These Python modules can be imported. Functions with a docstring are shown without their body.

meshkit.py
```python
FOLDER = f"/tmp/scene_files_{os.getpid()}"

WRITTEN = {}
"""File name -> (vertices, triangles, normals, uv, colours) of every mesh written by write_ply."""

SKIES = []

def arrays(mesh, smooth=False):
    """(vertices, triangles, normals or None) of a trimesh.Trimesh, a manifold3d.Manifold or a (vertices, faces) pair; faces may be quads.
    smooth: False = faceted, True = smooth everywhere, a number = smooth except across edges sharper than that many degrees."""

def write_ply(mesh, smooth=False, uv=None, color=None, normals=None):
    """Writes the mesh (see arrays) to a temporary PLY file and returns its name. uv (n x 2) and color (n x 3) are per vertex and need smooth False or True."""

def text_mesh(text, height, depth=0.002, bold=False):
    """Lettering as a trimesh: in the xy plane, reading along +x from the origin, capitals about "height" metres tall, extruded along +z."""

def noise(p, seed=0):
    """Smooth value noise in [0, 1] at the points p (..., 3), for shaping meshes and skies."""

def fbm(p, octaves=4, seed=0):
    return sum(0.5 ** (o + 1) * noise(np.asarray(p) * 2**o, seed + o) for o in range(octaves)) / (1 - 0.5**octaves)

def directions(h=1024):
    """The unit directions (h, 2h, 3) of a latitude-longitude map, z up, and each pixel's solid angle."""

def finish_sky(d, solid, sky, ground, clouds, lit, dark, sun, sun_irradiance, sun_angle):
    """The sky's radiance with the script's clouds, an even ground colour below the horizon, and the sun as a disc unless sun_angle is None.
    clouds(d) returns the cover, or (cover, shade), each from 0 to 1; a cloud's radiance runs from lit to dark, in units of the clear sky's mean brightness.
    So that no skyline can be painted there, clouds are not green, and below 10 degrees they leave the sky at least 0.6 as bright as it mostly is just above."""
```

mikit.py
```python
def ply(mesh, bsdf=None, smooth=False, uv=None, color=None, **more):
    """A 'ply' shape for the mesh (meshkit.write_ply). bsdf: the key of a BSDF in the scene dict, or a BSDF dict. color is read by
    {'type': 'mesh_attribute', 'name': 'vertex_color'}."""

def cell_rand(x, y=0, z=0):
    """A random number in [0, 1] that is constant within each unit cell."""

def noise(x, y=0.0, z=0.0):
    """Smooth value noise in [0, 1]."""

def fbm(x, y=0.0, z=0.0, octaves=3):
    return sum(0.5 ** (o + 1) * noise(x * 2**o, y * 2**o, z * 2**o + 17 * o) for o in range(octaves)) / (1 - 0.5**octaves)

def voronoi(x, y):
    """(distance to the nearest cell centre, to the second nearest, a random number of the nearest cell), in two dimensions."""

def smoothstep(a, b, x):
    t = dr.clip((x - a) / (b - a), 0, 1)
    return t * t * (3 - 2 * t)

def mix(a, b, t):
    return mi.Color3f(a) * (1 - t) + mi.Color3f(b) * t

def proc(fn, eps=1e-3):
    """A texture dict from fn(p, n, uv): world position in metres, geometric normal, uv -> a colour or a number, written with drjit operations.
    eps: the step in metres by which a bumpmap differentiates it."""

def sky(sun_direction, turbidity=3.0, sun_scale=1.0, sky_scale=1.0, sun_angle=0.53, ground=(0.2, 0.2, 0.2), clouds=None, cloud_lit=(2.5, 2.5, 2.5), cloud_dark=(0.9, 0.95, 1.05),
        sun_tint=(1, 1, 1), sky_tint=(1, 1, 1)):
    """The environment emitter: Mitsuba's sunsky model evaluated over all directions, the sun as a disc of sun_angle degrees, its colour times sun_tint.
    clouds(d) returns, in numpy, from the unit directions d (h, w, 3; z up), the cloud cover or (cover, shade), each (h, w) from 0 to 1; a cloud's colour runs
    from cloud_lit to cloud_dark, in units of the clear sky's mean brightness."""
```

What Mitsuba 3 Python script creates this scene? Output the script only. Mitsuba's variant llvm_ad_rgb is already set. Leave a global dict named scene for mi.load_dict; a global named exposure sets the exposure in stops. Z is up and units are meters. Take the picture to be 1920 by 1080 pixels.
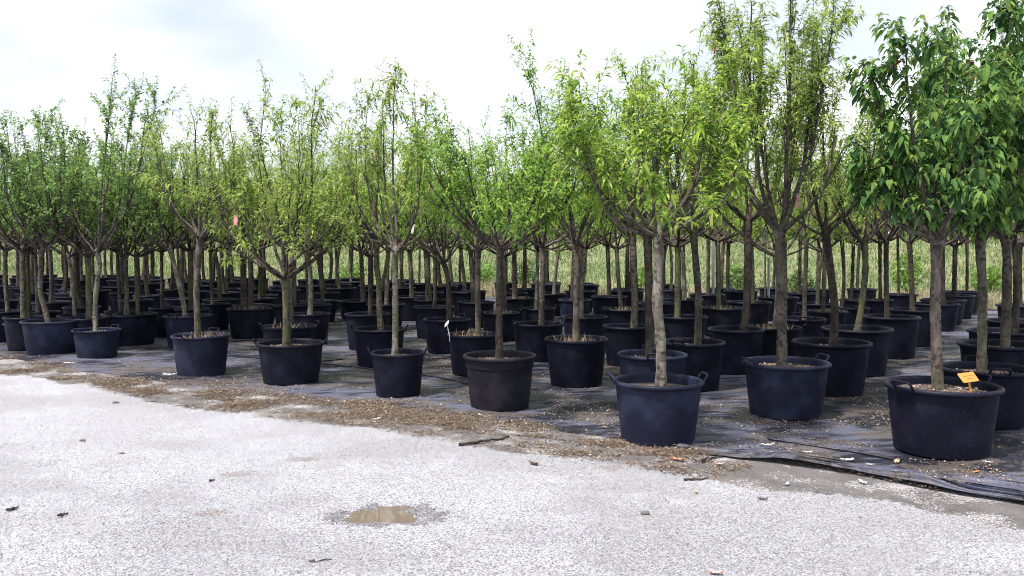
import math
import numpy as np
import drjit as dr
import mitsuba as mi
import mikit, meshkit
from mikit import noise, fbm, voronoi, cell_rand, smoothstep, mix

T = mi.ScalarTransform4f
scene, labels = {}, {}

# ------------------------------------------------------------------ camera, sky, exposure
F, CX, CY, HOR, H = 1600.0, 960.0, 540.0, 457.0, 1.64      # focal length etc. in pixels of the 1920 x 1080 photograph, eye height
PITCH = math.atan((CY - HOR) / F)
scene['camera'] = {'type': 'perspective', 'fov': math.degrees(2 * math.atan(CX / F)), 'fov_axis': 'x', 'near_clip': 0.05, 'far_clip': 3000.0,
                   'to_world': T().look_at(origin=[0, 0, H], target=[0, math.cos(PITCH), H - math.sin(PITCH)], up=[0, 0, 1])}


def clouds(d):
    q = d / np.maximum(d[..., 2:3] + 0.25, 0.05)
    n = meshkit.fbm(q * [1.1, 1.5, 0.0] + [3.3, 1.2, 0], 5, 4)
    m = meshkit.fbm(q * [0.8, 2.2, 0.0] + [9.1, 4.7, 0], 4, 9)
    cover = np.clip((n - 0.30) * 5.0, 0.0, 1.0)
    az, el = np.degrees(np.arctan2(d[..., 0], d[..., 1])), np.degrees(np.arcsin(np.clip(d[..., 2], -1, 1)))
    wisp = meshkit.fbm(np.stack([az * 0.09, el * 0.22, 0 * az], -1), 4, 17)
    thin = np.exp(-((az + 18 + 0.9 * (el - 14)) / 6.0) ** 2 - ((el - 13.5) / 3.6) ** 2) * (0.5 + wisp)
    low = np.clip((wisp - 0.50) * 4, 0, 1) * np.exp(-((el - 8) / 5.0) ** 2)
    shade = np.clip((m - 0.54) * 3.0, 0, 0.5) + 0.85 * thin + 0.75 * low
    return 0.70 + 0.30 * cover, np.clip(shade, 0, 1)


SUN = (-0.32, -0.26, 0.90)
scene['sky'] = mikit.sky(SUN, turbidity=3.0, sun_scale=1.0, sky_scale=1.0, sun_angle=4.0, clouds=clouds, cloud_lit=(2.45, 2.5, 2.6), cloud_dark=(1.48, 1.66, 1.88),
                         sun_tint=(0.90, 0.95, 1.10), sky_tint=(0.98, 0.99, 1.05))
exposure = 2.35


# ------------------------------------------------------------------ helpers
def ray(px, py):
    """World direction through a pixel of the photograph, scaled so that its depth component along the view axis is 1."""
    u, v = (px - CX) / F, (CY - py) / F
    return np.array([u, math.cos(PITCH) + v * math.sin(PITCH), -math.sin(PITCH) + v * math.cos(PITCH)])


def ground_at(px, py, z=0.0):
    d = ray(px, py)
    t = (z - H) / d[2]
    return np.array([d[0] * t, d[1] * t, z])


def at_depth(px, py, y):
    d = ray(px, py)
    t = y / d[1]
    return np.array([d[0] * t, y, H + d[2] * t])


def P3(x, y, z=0.0):
    return np.stack([np.asarray(x, float), np.asarray(y, float), np.zeros_like(np.asarray(x, float)) + z], -1)


def relief(x, y):
    """Height of the bare ground near the camera."""
    z = 0.030 * (meshkit.fbm(P3(x, y) * [0.7, 0.7, 1] + 5, 3, 2) - 0.5)
    dx, dy = np.asarray(x) - PUD[0], np.asarray(y) - PUD[1]
    r2 = (dx / 0.27 - 0.9 * dy) ** 2 + (dy / 0.18) ** 2 + 2.2 * (meshkit.fbm(P3(dx * 6, dy * 11, 9), 4, 7) - 0.45)
    z = z * (1 - np.exp(-np.maximum(r2, 0) * 0.4)) - 0.022 * np.exp(-np.maximum(r2, 0))
    return z


PUD = ground_at(721, 964)
KEYS = set()


def fresh(base):
    k, i = base, 0
    while k in KEYS:
        i += 1
        k = f'{base}_{i:03d}'
    KEYS.add(k)
    return k


def put(key, shape, **lab):
    key = fresh(key)
    scene[key] = shape
    if lab:
        labels[key] = lab
    return key


def thing(base, label, category, group=None):
    k = fresh(base)
    labels[k] = {'label': label, 'category': category}
    if group:
        labels[k]['group'] = group
    return k


class Mesh:
    def __init__(self):
        self.v, self.f, self.c, self.n = [], [], [], 0

    def add(self, v, f, c=None):
        v = np.asarray(v, float)
        f = np.asarray(f, int)
        if f.shape[1] == 4:
            f = np.vstack([f[:, [0, 1, 2]], f[:, [0, 2, 3]]])
        self.v.append(v)
        self.f.append(f + self.n)
        self.n += len(v)
        if c is not None:
            c = np.asarray(c, float)
            self.c.append(np.broadcast_to(c, (len(v), 3)) if c.ndim == 1 else c)
        return self

    def ply(self, bsdf, smooth=False, **kw):
        return mikit.ply((np.vstack(self.v), np.vstack(self.f)), bsdf, smooth=smooth, color=np.vstack(self.c) if self.c else None, **kw)


def tube(pts, rad, sides=6):
    pts, rad = np.asarray(pts, float), np.asarray(rad, float)
    n = len(pts)
    t = np.gradient(pts, axis=0)
    t /= np.linalg.norm(t, axis=1, keepdims=True) + 1e-12
    m = t.mean(0)
    ref = np.array([1.0, 0, 0]) if abs(m[0]) < 0.6 * np.linalg.norm(m) else np.array([0, 1.0, 0])
    u = np.cross(t, ref)
    u /= np.linalg.norm(u, axis=1, keepdims=True) + 1e-12
    w = np.cross(t, u)
    a = np.arange(sides) * 2 * np.pi / sides
    v = pts[:, None] + rad[:, None, None] * (np.cos(a)[None, :, None] * u[:, None] + np.sin(a)[None, :, None] * w[:, None])
    i, j = np.meshgrid(np.arange(n - 1), np.arange(sides), indexing='ij')
    k = (j + 1) % sides
    f = np.stack([i * sides + j, i * sides + k, (i + 1) * sides + k, (i + 1) * sides + j], -1).reshape(-1, 4)
    return v.reshape(-1, 3), f


def lathe(prof, n=48):
    prof = np.asarray(prof, float)
    a = np.arange(n) * 2 * np.pi / n
    v = np.stack([prof[:, None, 0] * np.cos(a), prof[:, None, 0] * np.sin(a), np.broadcast_to(prof[:, None, 1], (len(prof), n))], -1).reshape(-1, 3)
    i, j = np.meshgrid(np.arange(len(prof) - 1), np.arange(n), indexing='ij')
    k = (j + 1) % n
    return v, np.stack([i * n + j, i * n + k, (i + 1) * n + k, (i + 1) * n + j], -1).reshape(-1, 4)


def gridmesh(X, Y, Z):
    r, c = X.shape
    i, j = np.meshgrid(np.arange(r - 1), np.arange(c - 1), indexing='ij')
    a = i * c + j
    return np.stack([X, Y, Z], -1).reshape(-1, 3), np.stack([a, a + 1, a + c + 1, a + c], -1).reshape(-1, 4)


def interp(pts, n):
    """Smooth resampling of a polyline."""
    pts = np.asarray(pts, float)
    if len(pts) == 2:
        return pts[0] + (pts[1] - pts[0]) * np.linspace(0, 1, n)[:, None]
    from scipy.interpolate import PchipInterpolator
    s = np.r_[0, np.cumsum(np.linalg.norm(np.diff(pts, axis=0), axis=1))]
    return PchipInterpolator(s, pts)(np.linspace(0, s[-1], n))


def unit(v):
    return v / (np.linalg.norm(v, axis=-1, keepdims=True) + 1e-12)


# ------------------------------------------------------------------ lines on the ground
MAT_EDGE = [(-420, 618), (-150, 650), (0, 672), (100, 690), (200, 706), (300, 720), (420, 734), (520, 744), (600, 754), (680, 760), (780, 768), (900, 788), (1020, 806), (1140, 826), (1260, 848),
            (1320, 856), (1420, 866), (1500, 878), (1600, 892), (1700, 912), (1800, 930), (1920, 950), (2300, 1010)]
GRAVEL_EDGE = [(-500, 640), (-150, 676), (0, 700), (150, 722), (300, 752), (450, 775), (560, 788), (700, 800), (850, 830), (1000, 848), (1150, 868), (1280, 892), (1400, 912), (1550, 925), (1700, 950), (1920, 990),
               (2300, 1040)]
mat_w = np.array([ground_at(*p)[:2] for p in MAT_EDGE])
gra_w = np.array([ground_at(*p)[:2] for p in GRAVEL_EDGE])
mat_y = lambda x: np.interp(x, mat_w[:, 0], mat_w[:, 1])
gra_y = lambda x: np.interp(x, gra_w[:, 0], gra_w[:, 1])


def edge_tex(x, pts):
    y = mi.Float(pts[0][1])
    for (x0, y0), (x1, y1) in zip(pts[:-1], pts[1:]):
        t = dr.clip((x - x0) / (x1 - x0), 0, 1)
        y += t * (y1 - y0)
    return y


# ------------------------------------------------------------------ materials
STAINS = [(*map(float, ground_at(px_, py_)[:2]), a_, b_) for px_, py_, a_, b_ in ((447, 888, 0.16, 0.10), (566, 860, 0.17, 0.08), (212, 757, 0.10, 0.12), (1145, 880, 0.14, 0.10), (395, 960, 0.12, 0.06))]  # brown earth stains in the gravel
def gravel_mask(p):
    e = edge_tex(p.x, [tuple(map(float, q)) for q in gra_w])
    w = 0.50 * (fbm(p.x * 2.1, p.y * 2.1, 3.0, 4) - 0.5) + 0.16 * (noise(p.x * 38, p.y * 38) - 0.5)
    return smoothstep(-0.03, 0.03, e + w - p.y)


def road_colour(p, n, uv):
    g = gravel_mask(p)
    d1, d2, r = voronoi(p.x * 110, p.y * 110)
    s1, s2, q = voronoi(p.x * 27 + 3.1, p.y * 27)
    chips = 0.285 + 0.26 * (r - 0.5) - 0.10 * smoothstep(0.35, 0.75, d1)
    big = smoothstep(0.72, 0.80, q) * (1 - smoothstep(0.22, 0.30, s1))
    val = chips * (1 - 0.5 * big) + big * (0.15 + 0.5 * cell_rand(p.x * 27, p.y * 27, 5.0)) * 0.34
    patch = fbm(p.x * 0.8, p.y * 1.3, 2.0, 4)
    dust = smoothstep(0.50, 0.66, fbm(p.x * 2.3 + 7, p.y * 3.0, 9.0, 4) + 0.15 * (r - 0.5))
    val = val * (0.92 + 0.22 * patch)
    val = dr.maximum(val, 0.05)
    col = mi.Color3f(val * 0.93, val * 0.975, val * 1.10)
    trod = smoothstep(0.47, 0.60, fbm(p.x * 1.1 + 3, p.y * 1.6, 5.0, 5) + 0.10 * (r - 0.5) + 0.06 * dr.clip(p.x * 0.5, -1.0, 1.0))
    col = mix(col, mi.Color3f(0.176, 0.185, 0.200) * (0.6 + 0.8 * r), trod * 0.55)
    col = mix(col, mi.Color3f(0.180, 0.185, 0.195) * (0.75 + 0.5 * r), dust * 0.30)
    for sx, sy, sa, sb in STAINS:
        q_ = dr.square((p.x - sx) / sa) + dr.square((p.y - sy) / sb) + 1.6 * (fbm(p.x * 8, p.y * 12, 6.0, 4) - 0.5) + 0.3 * (r - 0.5)
        col = mix(mi.Color3f(0.150, 0.130, 0.130) * (0.7 + 0.6 * r), col, 0.35 + 0.65 * smoothstep(0.25, 0.95, q_))
    wet = dr.square((p.x - float(PUD[0])) / 0.40) + dr.square((p.y - float(PUD[1])) / 0.25) + 1.5 * (fbm(p.x * 9, p.y * 9, 1.0, 3) - 0.5)
    col = mix(col * mi.Color3f(0.54, 0.53, 0.52), col, smoothstep(0.55, 0.95, wet + 0.3 * (r - 0.5)))
    # bare fine dirt
    m = fbm(p.x * 5, p.y * 5, 4.0, 4)
    gr = noise(p.x * 170, p.y * 170, 1.0)
    dirt = mi.Color3f(0.108, 0.106, 0.110) * (0.62 + 0.5 * m + 0.35 * (gr - 0.5) + 0.25 * (r - 0.5))
    dirt = mix(dirt, mi.Color3f(0.30, 0.295, 0.315) * (0.7 + 0.5 * r), smoothstep(0.60, 0.70, fbm(p.x * 4.2, p.y * 4.2, 8.0, 3) + 0.35 * (r - 0.5)) * 0.7)
    return mix(dirt, col, g)


def road_bump(p, n, uv):
    d1, d2, r = voronoi(p.x * 62, p.y * 62)
    g = gravel_mask(p)
    return (0.6 * r + 0.5 * (1 - d1)) * (0.25 + 0.75 * g) + 0.5 * noise(p.x * 25, p.y * 25)


scene['mat_road'] = {'type': 'twosided', 'bsdf': {'type': 'bumpmap', 'arbitrary': mikit.proc(road_bump, 2e-3), 'scale': 0.0035,
                     'bsdf': {'type': 'principled', 'base_color': mikit.proc(road_colour), 'roughness': 0.95, 'specular': 0.15}}}


def soil_ground(p, n, uv):
    m = fbm(p.x * 0.7, p.y * 0.7, 0.0, 5)
    return mix(mi.Color3f(0.16, 0.15, 0.10), mi.Color3f(0.20, 0.21, 0.09), m)


scene['mat_ground'] = {'type': 'twosided', 'bsdf': {'type': 'principled', 'base_color': mikit.proc(soil_ground), 'roughness': 0.95}}


def fabric(p, n, uv):
    m = fbm(p.x * 1.1, p.y * 1.9, 3.0, 5)
    streak = fbm(p.x * 4 + p.y * 2.5, (p.y - p.x * 0.2) * 15, 1.0, 4)
    grit = noise(p.x * 95, p.y * 95, 2.0)
    dirt = smoothstep(0.50, 0.62, fbm(p.x * 2.6 + 11, p.y * 3.6, 6.0, 5) + 0.16 * (grit - 0.5))
    weave = 0.85 + 0.3 * noise(p.x * 260, p.y * 260, 4.0)
    c = mix(mi.Color3f(0.009, 0.010, 0.019), mi.Color3f(0.076, 0.084, 0.128), smoothstep(0.46, 0.63, m * 0.6 + streak * 0.4)) * weave
    return mix(c, mi.Color3f(0.100, 0.088, 0.082) * (0.45 + 1.0 * grit), dirt * 0.60)


def fabric_bump(p, n, uv):
    return fbm(p.x * 5 + p.y * 3, (p.y - p.x * 0.3) * 16, 1.0, 4) + 0.15 * noise(p.x * 120, p.y * 120)


scene['mat_fabric'] = {'type': 'twosided', 'bsdf': {'type': 'bumpmap', 'arbitrary': mikit.proc(fabric_bump, 3e-3), 'scale': 0.018,
                       'bsdf': {'type': 'principled', 'base_color': mikit.proc(fabric), 'roughness': 0.50, 'specular': 0.38}}}


def plastic(dark, dust):
    def fn(p, n, uv):
        m = fbm(p.x * 6, p.y * 6, p.z * 5, 4)
        sp = smoothstep(0.80, 0.86, noise(p.x * 70, p.y * 70, p.z * 70))
        scr = smoothstep(0.70, 0.78, fbm(p.x * 14, p.y * 14, p.z * 120, 3)) * 0.5
        c = mix(mi.Color3f(*dark), mi.Color3f(*dust), smoothstep(0.40, 0.72, m) * 0.55 + scr * 0.30)
        return mix(c, mi.Color3f(0.14, 0.13, 0.13), sp * 0.09)
    return fn


for name, dark, dust in (('pot_black', (0.0055, 0.0068, 0.0160), (0.017, 0.020, 0.042)), ('pot_blue', (0.0110, 0.0135, 0.0320), (0.034, 0.041, 0.082)), ('pot_brown', (0.0105, 0.0100, 0.0170), (0.030, 0.028, 0.042))):
    scene[name] = {'type': 'twosided', 'bsdf': {'type': 'principled', 'base_color': mikit.proc(plastic(dark, dust)), 'roughness': 0.50, 'specular': 0.16}}


def bark(base, pale, moss, ring):
    def fn(p, n, uv):
        m = fbm(p.x * 24, p.y * 24, p.z * 7, 4)
        l = smoothstep(0.62, 0.74, fbm(p.x * 16, p.y * 16, p.z * 48, 2))
        k = smoothstep(0.62, 0.70, noise(p.x * 38, p.y * 38, p.z * 34))
        c = mix(mi.Color3f(*base), mi.Color3f(*pale), smoothstep(0.34, 0.68, m))
        c = mix(c, mi.Color3f(*base) * 0.45, l * ring)
        c = mix(c, mi.Color3f(*base) * 0.32, k * 0.75)
        g = smoothstep(0.50, 0.66, fbm(p.x * 7, p.y * 7, p.z * 3.5 + 5, 3))
        return mix(c, mi.Color3f(0.085, 0.095, 0.040) * (0.6 + 0.8 * m), g * moss)
    return fn


def bark_bump(p, n, uv):
    return fbm(p.x * 45, p.y * 45, p.z * 16, 3) + 0.5 * noise(p.x * 10, p.y * 10, p.z * 60)


for name, a in (('bark_grey', ((0.062, 0.052, 0.049), (0.130, 0.114, 0.106), 0.30, 0.35)), ('bark_pale', ((0.105, 0.097, 0.084), (0.225, 0.212, 0.188), 0.42, 0.45)),
                ('bark_dark', ((0.034, 0.027, 0.026), (0.074, 0.059, 0.056), 0.15, 0.5)), ('bark_moss', ((0.056, 0.053, 0.041), (0.115, 0.108, 0.084), 0.8, 0.5)),
                ('bark_twig', ((0.046, 0.036, 0.035), (0.100, 0.083, 0.078), 0.0, 0.2))):
    scene[name] = {'type': 'twosided', 'bsdf': {'type': 'bumpmap', 'arbitrary': mikit.proc(bark_bump, 1.5e-3), 'scale': 0.006,
                   'bsdf': {'type': 'principled', 'base_color': mikit.proc(bark(*a)), 'roughness': 0.8, 'specular': 0.3}}}

VC = {'type': 'mesh_attribute', 'name': 'vertex_color'}
scene['leaf'] = {'type': 'principledthin', 'base_color': VC, 'roughness': 0.37, 'diff_trans': 0.95, 'eta': 1.45, 'spec_trans': 0.0}
scene['leaf_glossy'] = {'type': 'principledthin', 'base_color': VC, 'roughness': 0.45, 'diff_trans': 0.9, 'eta': 1.5, 'spec_trans': 0.0}
scene['dry'] = {'type': 'twosided', 'bsdf': {'type': 'principled', 'base_color': VC, 'roughness': 0.8, 'specular': 0.25}}
scene['grass_blade'] = {'type': 'principledthin', 'base_color': VC, 'roughness': 0.6, 'diff_trans': 0.7, 'eta': 1.4}


def soil(p, n, uv):
    m = fbm(p.x * 30, p.y * 30, 0.0, 3)
    return mix(mi.Color3f(0.030, 0.024, 0.022), mi.Color3f(0.095, 0.075, 0.065), m)


scene['soil_dark'] = {'type': 'twosided', 'bsdf': {'type': 'principled', 'base_color': mikit.proc(soil), 'roughness': 0.95}}
scene['water'] = {'type': 'twosided', 'bsdf': {'type': 'principled', 'base_color': {'type': 'rgb', 'value': [0.135, 0.110, 0.090]}, 'roughness': 0.04, 'specular': 0.5}}
scene['galvanised'] = {'type': 'twosided', 'bsdf': {'type': 'principled', 'base_color': {'type': 'rgb', 'value': [0.38, 0.40, 0.42]}, 'roughness': 0.45, 'metallic': 0.6}}
scene['dark_metal'] = {'type': 'twosided', 'bsdf': {'type': 'principled', 'base_color': {'type': 'rgb', 'value': [0.07, 0.07, 0.075]}, 'roughness': 0.5}}
for n_, c_ in (('orange_plastic', (0.56, 0.26, 0.055)), ('white_plastic', (0.74, 0.73, 0.72)), ('pink_plastic', (0.62, 0.25, 0.30)), ('black_ink', (0.06, 0.04, 0.03)), ('black_hose', (0.018, 0.018, 0.024))):
    scene[n_] = {'type': 'twosided', 'bsdf': {'type': 'principled', 'base_color': {'type': 'rgb', 'value': list(c_)}, 'roughness': 0.45}}

# ------------------------------------------------------------------ ground, road, weed mat
S = 1500.0
put('ground', mikit.ply(([[-S, -S, -0.07], [S, -S, -0.07], [S, S, -0.07], [-S, S, -0.07]], [[0, 1, 2, 3]]), 'mat_ground'), kind='structure', label='flat bare soil and turf around the nursery')
gx = np.r_[np.arange(-26, -10, 0.5), np.arange(-10, 6.0, 0.05), np.arange(6.0, 12, 0.4)]
gy = np.r_[np.arange(-12, 3.2, 0.4), np.arange(3.2, 9, 0.045), np.arange(9, 20, 0.12)]
X, Y = np.meshgrid(gx, gy)
keep = relief(X, Y)
v, f = gridmesh(X, Y, keep)
fc = v[f].mean(1)
f = f[fc[:, 1] < mat_y(fc[:, 0]) + 0.9]
put('gravel_road', mikit.ply((v, f), 'mat_road', smooth=True), kind='structure', label='pale crushed limestone yard with a dirt margin')

# the woven ground cover under the pots: rows start at its front edge
xs = np.r_[np.arange(-24, -9, 0.25), np.arange(-9, 5.5, 0.03), np.arange(5.5, 13, 0.25)]
ex = xs + 0.0
dep = np.r_[0.0, np.cumsum(np.r_[[0.02] * 30, np.geomspace(0.022, 0.6, 110)])]
EX, DD = np.meshgrid(ex, dep)
wav = 0.22 * (meshkit.fbm(P3(EX * 1.7, 0 * EX, 0.3), 4, 8) - 0.5)
MX = EX + DD * 0.10
MY = mat_y(EX) + DD + wav * np.exp(-DD / 0.3)
along = EX * 0.80 - (MY) * 0.55
across = EX * 0.57 + MY * 0.82
fold = meshkit.fbm(np.stack([along * 0.9, across * 9.0, 0 * EX], -1), 3, 21)
edge = np.exp(-DD / 0.32)
side = np.clip((EX - 0.9) / 0.9, 0, 1)
pat = 0.35 + 0.65 * np.clip((meshkit.fbm(np.stack([along * 0.8, DD * 2.0, 0 * EX], -1), 3, 51) - 0.40) * 5, 0, 1)
ph = DD / 0.150 + 1.8 * meshkit.fbm(np.stack([along * 0.45, DD * 1.2, 0 * EX], -1), 3, 52)
rip, lean_ = 0 * DD, 0 * DD
for k_, (c_, hh_, w_) in enumerate(((0.07, 0.030, 0.016), (0.17, 0.040, 0.018), (0.30, 0.034, 0.017), (0.46, 0.026, 0.015), (0.70, 0.018, 0.015))):
    cc_ = c_ + 0.16 * (meshkit.fbm(P3(EX * 1.3, 0 * EX, 3.0 + 5 * k_), 3, 60 + k_) - 0.5) + 0.06 * (EX - 2.0) * (k_ - 1) * 0.3
    on_ = np.clip((meshkit.fbm(P3(EX * 1.1, 0 * EX, 8.0 + 3 * k_), 3, 80 + k_) - 0.36) * 5, 0, 1)
    b_ = np.exp(-((DD - cc_) / w_) ** 2) * on_ * (0.10 + 0.90 * side)
    rip += hh_ * b_
    lean_ += hh_ * 1.3 * b_
rip += 0.020 * edge * (meshkit.fbm(np.stack([along * 1.1, DD * 16, 0 * EX], -1), 3, 5) ** 2) * 2.2
rip -= 0.034 * np.exp(-(DD / 0.16) ** 2) * (1 - side) * (0.3 + 1.2 * meshkit.fbm(np.stack([along * 2.2, DD * 2, 0 * EX], -1), 3, 53))
rip += 0.012 * np.clip(fold - 0.45, 0, 1) * 2 + 0.008 * meshkit.fbm(np.stack([EX * 3, MY * 5, 0 * EX], -1), 3, 33)
lift = 0.055 * np.exp(-((EX - 2.75) / 0.14) ** 2) * np.exp(-((DD - 0.10) / 0.07) ** 2) + 0.045 * np.exp(-((EX - 2.05) / 0.22) ** 2) * np.exp(-((DD - 0.05) / 0.06) ** 2)
MZ = relief(MX, MY) + 0.006 + rip + lift
MY = MY - lean_
v, f = gridmesh(MX, MY, MZ)
fc = v[f].mean(1)
back = lambda x: 21.6 + (11.0 - x) * 0.40
f = f[fc[:, 1] < back(fc[:, 0])]
put('weed_mat', mikit.ply((v, f), 'mat_fabric', smooth=True), kind='structure', label='black woven ground cover with rucked front edge, dusty and strewn with leaves')


def mat_z(x, y):
    return relief(x, y) + 0.012


# puddle
a = np.linspace(0, 2 * np.pi, 65)[:-1]
ring = np.stack([PUD[0] + 0.42 * np.cos(a), PUD[1] + 0.30 * np.sin(a), np.full(64, -0.0115)], -1)
put('puddle', mikit.ply((np.vstack([ring, [[PUD[0], PUD[1], -0.0115]]]), np.stack([np.arange(64), (np.arange(64) + 1) % 64, np.full(64, 64)], 1)), 'water'), kind='structure', label='small shallow puddle of brown muddy water in the gravel')

# ------------------------------------------------------------------ pots
R0, H0 = 0.37, 0.52
PROF = {
    'plain': [(0.0, 0.0), (0.284, 0.0), (0.296, 0.004), (0.300, 0.014), (0.322, 0.20), (0.342, 0.40), (0.348, 0.470), (0.352, 0.478)],
    'shoulder': [(0.0, 0.0), (0.282, 0.0), (0.292, 0.004), (0.297, 0.014), (0.318, 0.20), (0.334, 0.385), (0.336, 0.395), (0.344, 0.402), (0.346, 0.41), (0.350, 0.470), (0.353, 0.478)],
    'squat': [(0.0, 0.0), (0.296, 0.0), (0.308, 0.004), (0.312, 0.016), (0.328, 0.20), (0.344, 0.40), (0.349, 0.468), (0.352, 0.476)],
}
BEAD = [(0.362, 0.478), (0.371, 0.483), (0.376, 0.493), (0.376, 0.505), (0.370, 0.515), (0.360, 0.520), (0.349, 0.518), (0.341, 0.510), (0.338, 0.498), (0.335, 0.470), (0.326, 0.380)]
POTS = {k: mikit.ply(lathe(v + BEAD, 56), None, smooth=38) for k, v in PROF.items()}
POTS_FAR = {k: mikit.ply(lathe(v + BEAD, 22), None, smooth=38) for k, v in PROF.items()}


def handle_mesh(sides=8):
    w = 0.072
    p = [(0.366, -w, 0.505), (0.386, -w, 0.535), (0.398, -w * 0.95, 0.556), (0.401, -w * 0.8, 0.562), (0.402, 0, 0.563), (0.401, w * 0.8, 0.562), (0.398, w * 0.95, 0.556), (0.386, w, 0.535), (0.366, w, 0.505)]
    v, f = tube(np.array(p), np.full(len(p), 0.0095), sides)
    return v, f


HANDLE = mikit.ply(handle_mesh(), None, smooth=True)
HANDLE_B = mikit.ply((handle_mesh()[0] * [-1, 1, 1], handle_mesh()[1][:, ::-1]), None, smooth=True)
BREF = lambda k: {'type': 'ref', 'id': k}


def soil_mesh(seed, n=26):
    rr = np.linspace(0, 1, 9)[1:]
    aa = np.arange(n) * 2 * np.pi / n
    v = [np.array([[0, 0, 0.02]])]
    for r in rr:
        p = np.stack([0.334 * r * np.cos(aa), 0.334 * r * np.sin(aa), 0 * aa], -1)
        p[:, 2] = 0.022 * (1 - r) + 0.03 * (meshkit.fbm(p * 14 + seed * 7.7, 3, seed) - 0.5)
        v.append(p)
    f = [[0, 1 + j, 1 + (j + 1) % n] for j in range(n)]
    for i in range(len(rr) - 1):
        b = 1 + i * n
        for j in range(n):
            k = (j + 1) % n
            f += [[b + j, b + n + j, b + n + k], [b + j, b + n + k, b + k]]
    return np.vstack(v), np.array(f)


SOILS = [mikit.ply(soil_mesh(s), None, smooth=True) for s in range(3)]


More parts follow.
